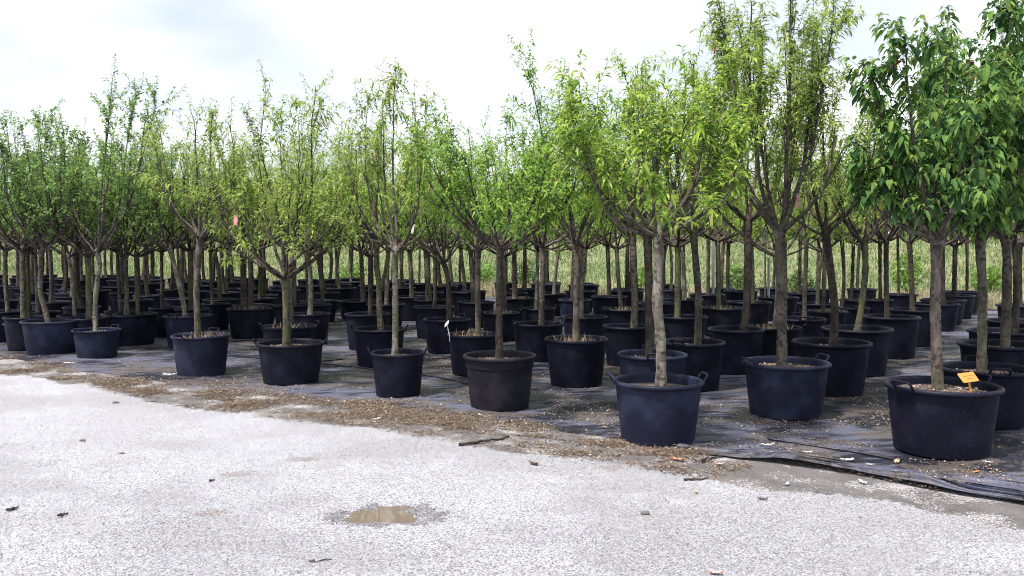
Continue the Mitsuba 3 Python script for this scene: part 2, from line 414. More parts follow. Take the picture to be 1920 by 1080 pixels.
def chunks(rng, n, pos, lo, hi, colours, flat=0.5):
    """n small angular bits (a squashed octahedron each)."""
    base = np.array([[1, 0, 0], [-1, 0, 0], [0, 1, 0], [0, -1, 0], [0, 0, 1], [0, 0, -1.0]])
    fa = np.array([[0, 2, 4], [2, 1, 4], [1, 3, 4], [3, 0, 4], [2, 0, 5], [1, 2, 5], [3, 1, 5], [0, 3, 5]])
    s = rng.uniform(lo, hi, (n, 1)) * np.stack([rng.uniform(0.7, 1.4, n), rng.uniform(0.5, 1.0, n), rng.uniform(0.3, 0.8, n) * flat * 1.6], -1)
    v = base[None] * s[:, None] * rng.uniform(0.75, 1.25, (n, 6, 1))
    an = rng.uniform(0, 2 * np.pi, n)
    c, sn = np.cos(an), np.sin(an)
    x = v[..., 0] * c[:, None] - v[..., 1] * sn[:, None]
    y = v[..., 0] * sn[:, None] + v[..., 1] * c[:, None]
    tl = rng.uniform(-0.4, 0.4, n)[:, None]
    v = np.stack([x, y, v[..., 2] + tl * x], -1) + pos[:, None]
    col = np.asarray(colours)[rng.integers(0, len(colours), n)] * rng.uniform(0.7, 1.25, (n, 1))
    return v.reshape(-1, 3), (fa[None] + (np.arange(n) * 6)[:, None, None]).reshape(-1, 3), np.repeat(col, 6, 0)


CHIP_COLS = [(0.44, 0.41, 0.39), (0.28, 0.22, 0.17), (0.17, 0.12, 0.09), (0.08, 0.06, 0.055), (0.07, 0.052, 0.046), (0.22, 0.16, 0.13), (0.10, 0.08, 0.066)]


def chip_mesh(seed):
    rng = np.random.default_rng(900 + seed)
    n = 260
    r, a_ = 0.325 * np.sqrt(rng.uniform(0.02, 1, n)), rng.uniform(0, 2 * np.pi, n)
    pos = np.stack([r * np.cos(a_), r * np.sin(a_), 0.024 * (1 - r / 0.33) + 0.004 + 0 * r], -1)
    return Mesh().add(*chunks(rng, n, pos, 0.006, 0.018, CHIP_COLS))


CHIPS = [chip_mesh(s).ply('dry') for s in range(3)]


def stalks(rng, n, r_in, r_out, h0, h1, cols, lean=0.3, width=0.004):
    r, a_ = rng.uniform(r_in, r_out, n), rng.uniform(0, 2 * np.pi, n)
    p = np.stack([r * np.cos(a_), r * np.sin(a_), np.zeros(n)], -1)
    h = rng.uniform(h0, h1, n)
    d = np.stack([rng.normal(0, lean, n), rng.normal(0, lean, n), np.ones(n)], -1)
    d = unit(d)
    sd = unit(np.cross(d, rng.normal(0, 1, (n, 3))))
    mid = p + d * h[:, None] * 0.55
    tip = mid + unit(d + rng.normal(0, 0.25, (n, 3))) * h[:, None] * 0.45
    v = np.stack([p - sd * width, p + sd * width, mid + sd * width * 0.8, mid - sd * width * 0.8, tip], 1)
    f = np.array([[0, 1, 2], [0, 2, 3], [3, 2, 4]])
    col = np.asarray(cols)[rng.integers(0, len(cols), n)] * rng.uniform(0.7, 1.2, (n, 1))
    return v.reshape(-1, 3), (f[None] + (np.arange(n) * 5)[:, None, None]).reshape(-1, 3), np.repeat(col, 5, 0)


STRAW = [(0.42, 0.33, 0.22), (0.34, 0.25, 0.17), (0.50, 0.42, 0.30), (0.22, 0.16, 0.11)]
WEEDS = []
for s_ in range(3):
    rg = np.random.default_rng(700 + s_)
    WEEDS.append(Mesh().add(*stalks(rg, 120, 0.05, 0.30, 0.04, 0.15, STRAW, 0.35)).ply('dry'))

# ------------------------------------------------------------------ trees
GREENS = {
    'peach': [(0.36, 0.53, 0.085), (0.47, 0.61, 0.10), (0.26, 0.43, 0.080), (0.17, 0.30, 0.075), (0.54, 0.63, 0.16)],
    'deep': [(0.26, 0.46, 0.090), (0.33, 0.53, 0.10), (0.18, 0.35, 0.085), (0.41, 0.58, 0.12)],
    'olive': [(0.34, 0.45, 0.11), (0.43, 0.53, 0.13), (0.25, 0.36, 0.10), (0.50, 0.57, 0.18)],
    'cherry': [(0.085, 0.180, 0.065), (0.115, 0.24, 0.075), (0.17, 0.32, 0.085), (0.060, 0.135, 0.060), (0.24, 0.40, 0.10)],
    'plum': [(0.23, 0.38, 0.12), (0.31, 0.47, 0.13), (0.16, 0.29, 0.11), (0.38, 0.52, 0.17)],
}
SHAPE = {  # leaf length, width over length, droop, spread from the twig
    'peach': (0.112, 0.27, 0.55, 1.0), 'deep': (0.106, 0.28, 0.48, 1.0), 'olive': (0.094, 0.27, 0.55, 1.0), 'cherry': (0.086, 0.56, 0.75, 1.0), 'plum': (0.076, 0.48, 0.35, 1.0)}


def leaf_mesh(rng, pos, axis, young, kind, fine, colour_shift=1.0):
    n = len(pos)
    L0, wr, droop, spread = SHAPE[kind]
    L = L0 * rng.uniform(0.6, 1.2, n) * (1 - 0.40 * young)
    W = L * wr * rng.uniform(0.85, 1.2, n) * 0.5
    rnd = unit(rng.normal(0, 1, (n, 3)))
    out = unit(rnd - axis * (rnd * axis).sum(1, keepdims=True))
    d = unit(axis * rng.uniform(0.1, 0.75, n)[:, None] + out * spread + [0, 0, 0.30])
    if kind == 'cherry':
        d = unit(d + [0, 0, -0.55])
    s = np.cross(d, [0, 0, 1.0]) + rng.normal(0, 0.22, (n, 3))
    s = unit(s - d * (s * d).sum(1, keepdims=True))
    up = np.cross(s, d)
    up *= np.sign(up[:, 2:3] + 1e-9)
    dp = droop * rng.uniform(0.5, 1.5, n)
    st = pos + d * L[:, None] * (0.22 if kind == 'cherry' else 0.06)

    def at(t, w, fold):
        c = st + d * (L * t)[:, None] - np.array([0, 0, 1.0]) * (L * dp * t * t)[:, None]
        if w == 0:
            return [c]
        e = up * (W * w * fold)[:, None]
        return [c - s * (W * w)[:, None] + e, c, c + s * (W * w)[:, None] + e]
    if kind in ('cherry', 'plum'):
        wa, wb, ta, tb = 0.95, 0.85, 0.30, 0.66
    else:
        wa, wb, ta, tb = 1.0, 0.78, 0.36, 0.70
    if fine:
        vs = at(0, 0, 0) + at(ta, wa, 0.35) + at(tb, wb, 0.35) + at(1.0, 0, 0)
        f = [[0, 2, 1], [0, 3, 2], [1, 2, 5], [1, 5, 4], [2, 3, 6], [2, 6, 5], [4, 5, 7], [5, 6, 7]]
    else:
        a1, a2 = at(0.45, 1.0, 0.2), at(1.0, 0, 0)
        vs = at(0, 0, 0) + [a1[0], a1[2]] + a2
        f = [[0, 2, 1], [1, 2, 3]]
    k = len(vs)
    v = np.stack(vs, 1).reshape(-1, 3)
    f = (np.array(f)[None] + (np.arange(n) * k)[:, None, None]).reshape(-1, 3)
    pal = np.array(GREENS[kind])
    col = pal[rng.integers(0, len(pal), n)] * rng.uniform(0.66, 1.06, (n, 1)) * colour_shift
    yel = np.clip(young * rng.uniform(0.0, 1.0, n), 0, 1)[:, None]
    col = col * (1 - 0.5 * yel) + np.array([0.45, 0.55, 0.11]) * 0.5 * yel
    odd = rng.uniform(0, 1, n) < 0.0025
    col[odd] = [0.30, 0.13, 0.06]
    return v, f, np.repeat(np.clip(col * [0.92, 0.98, 1.05], 0.01, 0.8), k, 0)


def grow(rng, fork, r_trunk, rad, top, kind, limbs=None, n_limbs=6, n_side=9, n_twig=4, spacing=0.022, whips=0.42, bare=0.26, sides=6, flatlean=(0, 0)):
    """Limbs (with their side shoots) and leaf anchors of a crown over the point FORK: radius rad, top height top."""
    hgt = top - fork[2]
    main = []
    if limbs:
        for q in limbs:
            main.append(np.asarray(q, float))
    a0 = rng.uniform(0, 2 * np.pi)
    for i in range(n_limbs):
        az = a0 + 2 * np.pi * i / max(n_limbs, 1) + rng.normal(0, 0.25)
        rr = rad * rng.uniform(0.70, 1.12)
        hh = hgt * rng.uniform(0.34, 0.78)
        if i == n_limbs - 1 and not limbs:
            rr, hh = rad * 0.15, hgt * 0.9
        e = np.array([math.cos(az) * rr + flatlean[0] * hh, math.sin(az) * rr + flatlean[1] * hh, hh])
        c1 = np.array([math.cos(az) * rr * 0.48, math.sin(az) * rr * 0.48, hh * 0.20])
        c2 = np.array([math.cos(az) * rr * 0.86, math.sin(az) * rr * 0.86, hh * 0.52])
        main.append(np.array([fork + [0, 0, -0.02], fork + c1, fork + c2, fork + e]))
    out, anchors, axes, young = [], [], [], []

    def strew(p, start, sp):
        s = np.r_[0, np.cumsum(np.linalg.norm(np.diff(p, axis=0), axis=1))]
        if s[-1] < 0.03:
            return
        q = np.arange(s[-1] * start, s[-1], sp) + rng.uniform(0, sp)
        q = q[q < s[-1]]
        pos = np.stack([np.interp(q, s, p[:, k]) for k in range(3)], 1)
        seg = np.clip(np.searchsorted(s, q) - 1, 0, len(p) - 2)
        anchors.append(pos)
        axes.append(unit(np.diff(p, axis=0))[seg])
        y = np.clip((q / s[-1] - 0.55) * 2.2, 0, 1)
        young.append(y)
        # a rosette at the tip
        k = 4
        anchors.append(np.repeat(p[-1:], k, 0))
        axes.append(np.repeat(unit(p[-1:] - p[-2:-1]), k, 0))
        young.append(np.full(k, 0.9))

    for q in main:
        n = 12
        p = interp(q, n)
        w = np.cumsum(rng.normal(0, 0.009, (n, 3)), 0)
        p = p + w - w[0]
        ln = np.linalg.norm(np.diff(p, axis=0), axis=1).sum()
        r0 = r_trunk * rng.uniform(0.36, 0.58)
        rad_l = np.linspace(1, 0.16, n) ** 0.9 * r0
        mesh = Mesh()
        mesh.add(*tube(p, rad_l, sides + 2))
        strew(p, 0.72, spacing * 1.3)
        tan = unit(np.gradient(p, axis=0))
        ns = max(3, int(n_side * ln / 1.3))
        for t in np.sort(rng.uniform(bare, 1.0, ns)):
            x = t * (n - 1)
            i = min(int(x), n - 2)
            b = p[i] + (p[i + 1] - p[i]) * (x - i)
            room = np.clip((top - b[2]) / max(hgt, 0.1), 0.05, 1)
            up = rng.uniform(0, 1) < whips
            radial = unit(np.array([b[0] - fork[0], b[1] - fork[1], 0.0]) + rng.normal(0, 0.08, 3) * [1, 1, 0])
            r3 = rng.normal(0, 1, 3)
            if up:
                d = unit(tan[i] * 0.35 + np.array([0, 0, 1.0]) + radial * 0.22 + r3 * 0.20)
                l2 = max(0.10, min(rng.uniform(0.25, 0.60) * hgt * (0.30 + 0.55 * room), (top - b[2]) * 1.05 + 0.05))
            else:
                d = unit(tan[i] * 0.30 + radial * 0.50 + r3 * [0.62, 0.62, 0.40] + [0, 0, 0.24])
                d[2] = max(d[2], 0.06)
                l2 = rng.uniform(0.16, 0.42) * (hgt * 0.35 + rad * 0.45)
            m = 7
            tt = np.linspace(0, 1, m)[:, None]
            s2 = b + d * l2 * tt + np.array([0, 0, 0.16]) * l2 * tt * tt + np.cumsum(rng.normal(0, 0.008, (m, 3)), 0) * np.minimum(tt * 4, 1)
            rb = min(max(np.interp(t, np.linspace(0, 1, n), rad_l) * 0.55, 0.0035), 0.011)
            mesh.add(*tube(s2, np.linspace(rb, 0.0018, m), max(3, sides - 2)))
            strew(s2, 0.30 if t > 0.4 else 0.55, spacing)
            for _ in range(rng.poisson(n_twig)):
                tw = rng.uniform(0.2, 0.92)
                j = min(int(tw * (m - 1)), m - 2)
                b3 = s2[j] + (s2[j + 1] - s2[j]) * (tw * (m - 1) - j)
                d3 = unit(d * 0.5 + rng.normal(0, 0.6, 3) + [0, 0, 0.28])
                l3 = rng.uniform(0.10, 0.32) * (0.6 + 0.4 * hgt / 1.9)
                t3 = np.linspace(0, 1, 4)[:, None]
                s3 = b3 + d3 * l3 * t3 + np.array([0, 0, 0.10]) * l3 * t3 * t3
                mesh.add(*tube(s3, np.linspace(0.0028, 0.0012, 4), 3))
                strew(s3, 0.12, spacing)
        out.append(mesh)
    return out, np.vstack(anchors), np.vstack(axes), np.concatenate(young)


def build_tree(seed, label, rim=None, W=None, base=None, trunk=None, tw=9, crown=None, kind='peach', bk='bark_grey', pot='pot_black', prof='plain', handles=None, fill=0.075, limbs=None,
               weeds=False, chips=True, n_limbs=8, n_side=7.5, n_twig=2.0, spacing=0.0165, whips=0.42, fine=False, group='potted trees standing in nursery rows', shift=1.0, bare=0.26, second=None):
    """A tree in its pot, from where the photograph shows its rim, foot, trunk and crown; all of it stands at the pot's own distance."""
    rng = np.random.default_rng(seed)
    cx, ry = rim
    if base:
        d0 = -ray(cx, base)[2] / ray(cx, base)[1]
        D = H / d0 / (1 - 0.40 * W / F)
        top_pot = at_depth(cx, ry, D)
        hp = float(np.clip(top_pot[2], 0.40, 0.62))
        R = W * D / F / 2
    else:
        hp = 0.52
        D = (H - hp) / (-ray(cx, ry)[2] / ray(cx, ry)[1])
        R = W * D / F / 2
    R = float(np.clip(R, 0.27, 0.46))
    c = at_depth(cx, ry, D)
    x0, y0 = c[0], D
    z0 = float(mat_z(x0, y0))
    hp -= z0
    key = thing('potted_tree', label, 'potted tree', group)
    ha = handles if handles is not None else float(rng.uniform(0, 180))
    M = T().translate([x0, y0, z0]).rotate([0, 0, 1], ha).scale([R / R0, R / R0, hp / H0])
    far = D > 12
    pk = put(key + '__pot', {**(POTS_FAR if far else POTS)[prof], 'bsdf': BREF(pot), 'to_world': M})
    if handles is not None:
        put(pk + '__handle', {**HANDLE, 'bsdf': BREF(pot), 'to_world': M})
        put(pk + '__handle', {**HANDLE_B, 'bsdf': BREF(pot), 'to_world': M})
    zs = z0 + hp - fill * hp / H0
    sc = R / R0 * (0.985 if fill < 0.1 else 0.965)
    MS = T().translate([x0, y0, zs]).rotate([0, 0, 1], float(rng.uniform(0, 360))).scale([sc, sc, 1])
    sk = put(key + '__soil', {**SOILS[seed % 3], 'bsdf': BREF('soil_dark'), 'to_world': MS})
    if chips and D < 13:
        put(sk + '__wood_chips', {**CHIPS[seed % 3], 'to_world': MS}, kind='stuff')
    if weeds:
        put(sk + '__dry_weeds', {**WEEDS[seed % 3], 'to_world': MS}, kind='stuff')
    # trunk
    if trunk is None:
        jx = rng.normal(0, 2)
        trunk = [(cx + jx, ry), (cx + jx + rng.normal(0, 2), ry * 0.5 + 235), (cx + jx + rng.normal(0, 3), 457 + 18 * (F * 0.05 / D))]
    pts = [at_depth(px, py, D) for px, py in trunk]
    pts[0][2] = zs - 0.02
    rt = tw * D / F / 2
    wob = rng.normal(0, 0.012)
    pts = np.array(pts)
    pts[1:-1, 1] += wob
    n = 16
    p = interp(pts, n)
    rr = rt * np.interp(np.linspace(0, 1, n), [0, 0.06, 0.2, 0.85, 1.0], [1.35, 1.12, 1.0, 0.95, 1.12]) * (1 + 0.05 * rng.normal(0, 1, n))
    fork = p[-1]
    put(key + '__trunk', Mesh().add(*tube(np.vstack([p, p[-1:] + [0, 0, 0.05], p[-1:] + [0, 0, 0.085]]), np.r_[rr, rr[-1] * 0.8, rr[-1] * 0.2], 14 if not far else 8)).ply(bk, smooth=True))
    if second:
        q = interp(np.array([at_depth(px, py, D) for px, py in second]), 12)
        put(key + '__trunk', Mesh().add(*tube(q, np.linspace(rt * 0.75, rt * 0.5, 12), 10)).ply(bk, smooth=True))
    # crown
    if crown is None:
        rad, top = rng.uniform(0.76, 0.98), rng.uniform(3.15, 3.6)
        mid = fork[0] + rng.normal(0, 0.05)
    else:
        l, r_, t_ = crown
        rad = (r_ - l) * D / F / 2
        top = at_depth((l + r_) / 2, t_, D)[2]
        mid = at_depth((l + r_) / 2, t_, D)[0]
    L3 = None
    if limbs:
        L3 = []
        for i, q in enumerate(limbs):
            dy = rng.uniform(-0.5, 0.5) * rad
            pp = [at_depth(px, py, D) for px, py in q]
            m = len(pp)
            for j in range(m):
                k_ = j / (m - 1)
                g_ = (D + dy * k_) / D
                pp[j] = np.array([pp[j][0] * g_, pp[j][1] + dy * k_, H + (pp[j][2] - H) * g_])
            L3.append([fork * 0.9 + pp[0] * 0.1] + pp)
    lean = ((mid - fork[0]) / max(top - fork[2], 0.5) * 0.8, 0)
    ms, an, ax, yo = grow(rng, fork, rt, rad, top, kind, L3, n_limbs, n_side, n_twig, spacing, whips, bare, 6 if fine else 5, lean)
    for m in ms:
        put(key + '__limb', m.ply('bark_twig' if bk in ('bark_dark', 'bark_moss') or far else 'bark_grey', smooth=True))
    put(key + '__foliage', Mesh().add(*leaf_mesh(rng, an, ax, yo, kind, fine, shift)).ply('leaf_glossy' if kind == 'cherry' else 'leaf'), kind='stuff')
    return dict(key=key, c=np.array([x0, y0, z0]), R=R, hp=hp, zs=zs, D=D, fork=fork, n_leaves=len(an))


# ------------------------------------------------------------------ the trees one can tell apart, by their place in the photograph (pixels of the 1920 x 1080 frame)
BUILT = {}


def tree(name, label, rim, W, base=None, **kw):
    BUILT[name] = build_tree(100 + len(BUILT), label, rim, W, base, **kw)


# the front row, from the far end of the yard to the near end
tree('f1', 'small dark tree at the far end of the front row, beside the elbow-bent one', (53, 605), 84, 656, trunk=[(53, 598), (51, 530), (49, 470)], tw=10, bk='bark_moss', kind='plum', crown=(-70, 100, 270), pot='pot_blue')
tree('f2', 'tree whose trunk bends like an elbow above a wide blue-black pot', (95, 600), 102, 668, trunk=[(91.5, 603), (83, 576), (75, 544), (76, 500), (78, 468)], tw=10, kind='plum', crown=(0, 150, 225),
     pot='pot_blue', whips=0.9, limbs=[[(80, 455), (95, 400), (80, 330), (68, 232)], [(76, 460), (60, 390), (30, 320), (18, 250)], [(82, 450), (110, 390), (92, 300), (80, 240)], [(75, 455), (40, 420), (10, 380)]], n_limbs=4)
tree('f3', 'tree in the smallest blue pot, pale ringed trunk, leggy stems ending in tufts', (181, 617), 85, 675, trunk=[(179.5, 620), (177, 579), (181, 526), (185, 500), (183, 474)], tw=9.5, bk='bark_pale', kind='plum',
     crown=(115, 275, 150), pot='pot_blue', handles=70, whips=0.6, limbs=[[(190, 462), (216, 420), (236, 335), (254, 188)], [(184, 460), (186, 400), (198, 290), (214, 152)], [(180, 455), (150, 410), (130, 340), (122, 245)], [(188, 460), (230, 400), (262, 300), (290, 180)]], n_limbs=4)
tree('f5', 'straight slender tree with grey-brown trunk and airy olive crown, dead weeds in its pot', (376.5, 627), 106, 709, trunk=[(371.5, 630), (370, 579), (369, 544), (371.5, 500), (375, 446)], tw=12, kind='olive', crown=(270, 455, 190),
     pot='pot_blue', weeds=True, handles=85, limbs=[[(368, 435), (330, 400), (310, 330), (295, 240)], [(374, 420), (368, 330), (364, 250), (355, 205)], [(382, 430), (396, 350), (400, 270), (404, 210)], [(384, 435), (425, 395), (440, 300), (430, 230)]], n_limbs=6, n_side=7.5)
tree('f6', 'low-forking tree with long limbs sweeping out sideways over a pot with raised lugs', (545, 641), 125, 725, trunk=[(537, 646), (537, 570), (534, 521)], tw=15, bk='bark_moss', kind='olive', crown=(390, 670, 165), handles=12, spacing=0.0145,
     limbs=[[(522, 510), (492, 500), (452, 482), (412, 464)], [(529, 505), (502, 430), (491, 350), (484, 290)], [(531, 490), (519, 400), (500, 340), (484, 260), (490, 212)], [(546, 500), (548, 440), (556, 350), (558, 270)],
            [(548, 495), (562, 440), (588, 370), (592, 300), (601, 158)], [(540, 500), (575, 470), (610, 440), (640, 380)]], n_limbs=6, n_side=8)
tree('f7', 'tree with a whitish ringed trunk in a pot with two raised handles', (746, 659), 102, 749, trunk=[(740.5, 662), (741, 570), (741, 500), (742, 471)], tw=11.5, bk='bark_pale', kind='olive', crown=(605, 855, 168), handles=8, spacing=0.0145,
     limbs=[[(732, 465), (692, 450), (660, 420), (640, 370)], [(738, 450), (725, 350), (718, 250), (712, 195)], [(745, 440), (741, 300), (746, 162)], [(755, 460), (776, 420), (786, 300), (776, 190)], [(736, 460), (702, 400), (690, 300), (696, 185)]], n_limbs=4)
tree('f8', 'tree rising from a shouldered brownish-black pot without handles, pale stones on its soil', (937, 664), 137, 776, trunk=[(936, 668), (936, 570), (937, 500), (938, 467)], tw=14, bk='bark_dark', kind='deep', crown=(770, 1060, 178), pot='pot_brown', prof='shoulder',
     limbs=[[(927, 440), (890, 380), (880, 310), (846, 262)], [(948, 440), (958, 390), (944, 290)], [(953, 450), (990, 400), (1018, 330), (1030, 280)], [(930, 455), (872, 420), (835, 365), (800, 310)], [(945, 455), (985, 430), (1010, 390)]], n_limbs=7, n_side=10, n_twig=2.4)
tree('f9', 'nearest pale mottled trunk, crooked grey limbs spreading like a goblet over a faded pot', (1234, 711), 169, 842, trunk=[(1239, 717), (1238, 640), (1231, 560), (1233, 500), (1234, 440)], tw=19, bk='bark_pale', kind='peach',
     crown=(1065, 1400, 70), pot='pot_blue', handles=8, fine=True, n_side=9, n_twig=2.4, fill=0.085, chips=False,
     limbs=[[(1222, 438), (1190, 430), (1150, 405), (1120, 340), (1112, 265)], [(1229, 430), (1225, 330), (1228, 230)], [(1242, 438), (1270, 400), (1300, 340), (1335, 290), (1362, 240)], [(1236, 435), (1268, 340), (1285, 230)],
            [(1225, 430), (1190, 380), (1160, 320)], [(1240, 430), (1262, 405), (1310, 310), (1325, 240)]], n_limbs=7)
tree('f10', 'tall tree forking into a V of two heavy limbs, one carrying a pink tag', (1474, 677), 160, 792, trunk=[(1466, 684), (1466, 605), (1465, 535), (1464, 500), (1462, 437)], tw=19, kind='olive', crown=(1340, 1600, -40), handles=20, fine=True, n_side=9, n_twig=2.4, spacing=0.0140, pot='pot_blue',
     limbs=[[(1452, 425), (1440, 410), (1415, 375), (1390, 320), (1374, 230), (1358, 90), (1345, 0)], [(1470, 405), (1477, 300), (1481, 200), (1488, 60), (1496, -40)], [(1472, 410), (1486, 385), (1500, 345), (1530, 260), (1550, 150), (1560, 60), (1568, -50)],
            [(1456, 420), (1430, 350), (1420, 250), (1410, 100), (1415, 0)], [(1478, 400), (1510, 300), (1520, 160), (1525, 60)]], n_limbs=4, whips=0.6)
tree('f11', 'broad-leaved tree whose big dark pot holds an orange label on a stake', (1767, 719), 203, 867, trunk=[(1759, 727), (1757, 640), (1755, 560), (1757, 500), (1756, 452)], tw=20, kind='cherry', crown=(1628, 1850, 70), handles=205, fine=True, bare=0.12,
     limbs=[[(1745, 440), (1702, 380), (1662, 280), (1636, 160)], [(1751, 430), (1736, 390), (1716, 250), (1704, 100)], [(1760, 430), (1758, 300), (1766, 180), (1771, 60)], [(1764, 440), (1800, 390), (1830, 300), (1840, 180)], [(1745, 445), (1680, 410), (1640, 370), (1615, 330)]],
     n_limbs=3, n_side=10, n_twig=2.4, spacing=0.019, fill=0.065, whips=0.55)
# second row
tree('g1', 'mossy-trunked tree behind the small dark end tree, only the pot rim showing', (46, 593), 72, trunk=[(44, 594), (42, 540), (42, 470)], tw=11, bk='bark_moss', kind='plum')
tree('g2', 'tree just behind the smallest blue pot, slim grey trunk in a low dark pot', (240, 589), 78, 652, trunk=[(237, 602 - 10), (237, 540), (236, 518), (235, 484)], tw=9, kind='plum', crown=(185, 310, 215), prof='squat')
tree('g3', 'tree with a whitish trunk leaning strongly to one side in a blue-tinged pot', (352, 590), 87, 654, trunk=[(349, 592), (338, 544), (327, 500), (318, 466)], tw=9.5, bk='bark_pale', kind='plum', crown=(250, 380, 250), pot='pot_blue', handles=75)
tree('g4', 'tree hidden behind the low-forking one, dry stalks sprouting round its pale rim', (542, 610), 101, 690, trunk=[(545, 612), (546, 560), (548, 470)], tw=9, kind='peach', weeds=True, handles=30)
tree('g5', 'tree whose trunk splits low into two thin stems, handles rising from its rim', (711, 615), 99, 692, trunk=[(716, 618), (711, 570), (711, 535), (706, 500), (705, 445)], tw=11, bk='bark_moss', kind='peach', handles=5, crown=(640, 790, 210), second=[(711, 545), (724, 500), (728, 450)])
tree('g6', 'tree with a mottled trunk, a white label leaning on its pot rim', (887, 625), 97, 708, trunk=[(897, 625), (896, 562), (896, 500), (897, 468)], tw=11, kind='deep', weeds=True, crown=(800, 985, 225))
tree('g7', 'thick-trunked tree with a pot full of dead upright grass stubble', (1080.5, 633), 119, 729, trunk=[(1080, 630), (1081, 560), (1082, 500), (1077, 457)], tw=13, kind='deep', crown=(990, 1170, 105), weeds=True,
     limbs=[[(1066, 430), (1040, 380), (1026, 290), (1005, 165)], [(1088, 435), (1108, 385), (1116, 310), (1100, 230)], [(1078, 440), (1074, 340), (1066, 230)]], n_limbs=6, n_side=8, n_twig=2.4)
tree('g8', 'dark reddish-brown trunk close behind the pale mottled one, handle on its blue-grey rim', (1222.5, 662), 131, 765, trunk=[(1218, 662), (1217.7, 570), (1216, 500), (1214, 440)], tw=16, bk='bark_dark', kind='peach', handles=265, crown=(1095, 1330, 78), pot='pot_blue')
tree('g9', 'tree with a curved brown trunk swelling at its foot, beside the pale mottled one', (1300, 639), 117, 738, trunk=[(1307, 641), (1310, 570), (1305.6, 500), (1300, 440)], tw=13.5, kind='peach', handles=50, crown=(1200, 1410, 75))
tree('g10', 'dark tree behind the pink-tagged one, pebbles on the soil of its handleless pot', (1559, 639), 142, 747, trunk=[(1562, 645), (1564.5, 588), (1560, 535), (1556, 500), (1548, 437)], tw=15, bk='bark_dark', kind='olive', crown=(1455, 1660, 120),
     limbs=[[(1540, 420), (1510, 380), (1500, 300)], [(1556, 420), (1600, 385), (1640, 330), (1650, 260)], [(1550, 410), (1545, 320), (1540, 220)]], n_limbs=4)
tree('g11', 'second broad-leaved tree, black handle bar across its rim, behind the orange label', (1850, 688), 168, 809, trunk=[(1841, 686), (1843.5, 588), (1843.5, 535), (1841, 500), (1838, 450)], tw=17, kind='cherry', crown=(1765, 1990, 12), handles=255, fine=True, n_limbs=9, n_side=14, n_twig=2.8, spacing=0.017, bare=0.10)
# third row and further back
tree('h1', 'tree in a very dark pot, mossy dark trunk behind the smallest blue pot', (163, 595), 72, trunk=[(167, 594), (166, 540), (164, 480)], tw=11, bk='bark_moss', kind='plum')
tree('h2', 'tree with a thin pale trunk rising between two dark pots behind the front row', (145, 590), 70, trunk=[(140, 588), (137, 540), (128, 480)], tw=7, kind='plum', bk='bark_pale')
tree('h3', 'slim trunk behind the elbow-bent tree, pale rim showing', (80, 583.5), 52, trunk=[(71, 585), (68, 540), (66, 475)], tw=7, kind='plum')
tree('h4', 'tree cut by the frame edge in a rusty-rimmed dark pot', (2, 583), 74, trunk=[(16, 583), (12, 540), (10, 470)], tw=8, kind='plum')
tree('h5', 'slim tree with pale rim loops of drip tube, behind the low dark pot', (228, 582), 60, trunk=[(226, 581), (223, 540), (220, 470)], tw=6, kind='plum')
tree('h6', 'tree behind the low dark squat pot, its own rim sticking out beside it', (254, 587), 78, trunk=[(259, 586), (257, 540), (255, 480)], tw=8, bk='bark_moss', kind='plum')
tree('h7', 'tree with a straight dark stem in a narrow pot facing the open aisle', (309, 576), 54, trunk=[(304.6, 575), (303, 530), (303, 470)], tw=7, kind='peach', bk='bark_dark')
tree('h8', 'moss-dark trunk between the leaning whitish one and the grey-brown one', (360, 578), 62, trunk=[(359, 578), (358, 530), (357, 470)], tw=11, bk='bark_moss', kind='olive')
tree('h9', 'thin grey trunk in a narrow black pot behind the slender olive tree', (405, 568), 51, trunk=[(399, 568), (396, 520), (394, 470)], tw=6.5, kind='olive')
tree('h10', 'thick dark trunk in a broad black pot at the head of the aisle', (467, 577), 81, 638, trunk=[(458, 577), (457, 530), (456, 470)], tw=13, bk='bark_dark', kind='olive', weeds=True)
tree('h11', 'trunk standing close beside the thick dark one at the aisle head', (474, 571), 74, trunk=[(471, 571), (470, 530), (470, 470)], tw=9, kind='olive')
tree('h12', 'tree in a wide ribbed pot beyond the aisle, right behind the low-forking tree', (583.5, 570), 76, 622, trunk=[(580, 570), (578, 530), (576, 470)], tw=9, kind='peach', prof='shoulder')
tree('h13', 'tree next to the ribbed pot, mostly hidden behind the low fork', (548, 571), 70, trunk=[(552, 570), (553, 530), (552, 470)], tw=7, kind='olive')
tree('h14', 'slanting trunk behind the wide ribbed pot', (598, 563), 70, 605, trunk=[(606, 564), (602, 530), (596, 480)], tw=7, kind='peach')
tree('h15', 'tree in a black pot where the aisle bends, straight grey trunk', (672, 564), 78, 600, trunk=[(681, 562), (679, 520), (677, 470)], tw=9, kind='peach')
tree('h16', 'dark thin trunk in a wide-mouthed pot behind the twin-stemmed tree', (689, 587), 86, 659, trunk=[(694, 588), (694, 540), (694, 480)], tw=9, bk='bark_dark', kind='peach')
tree('h17', 'tree with a pale slanting trunk just behind the ringed whitish one', (723, 569), 71, trunk=[(724, 568), (726, 520), (728, 470)], tw=8, bk='bark_pale', kind='peach')
tree('h18', 'brown curved trunk over a wide black pot, two rows behind the ringed whitish trunk', (773, 555), 72, trunk=[(772, 553), (771, 520), (768, 470)], tw=9, kind='peach')
tree('h19', 'stout grey trunk over a pot with dark handles, left of a thin dark stem', (808, 561), 66, trunk=[(804.6, 560), (802, 520), (801, 470)], tw=12, kind='deep', handles=40)
tree('h20', 'thin dark stem in a tall pot behind the crooked little tree', (814, 574), 78, 638, trunk=[(815, 573), (816, 530), (816, 475)], tw=8, bk='bark_dark', kind='deep')
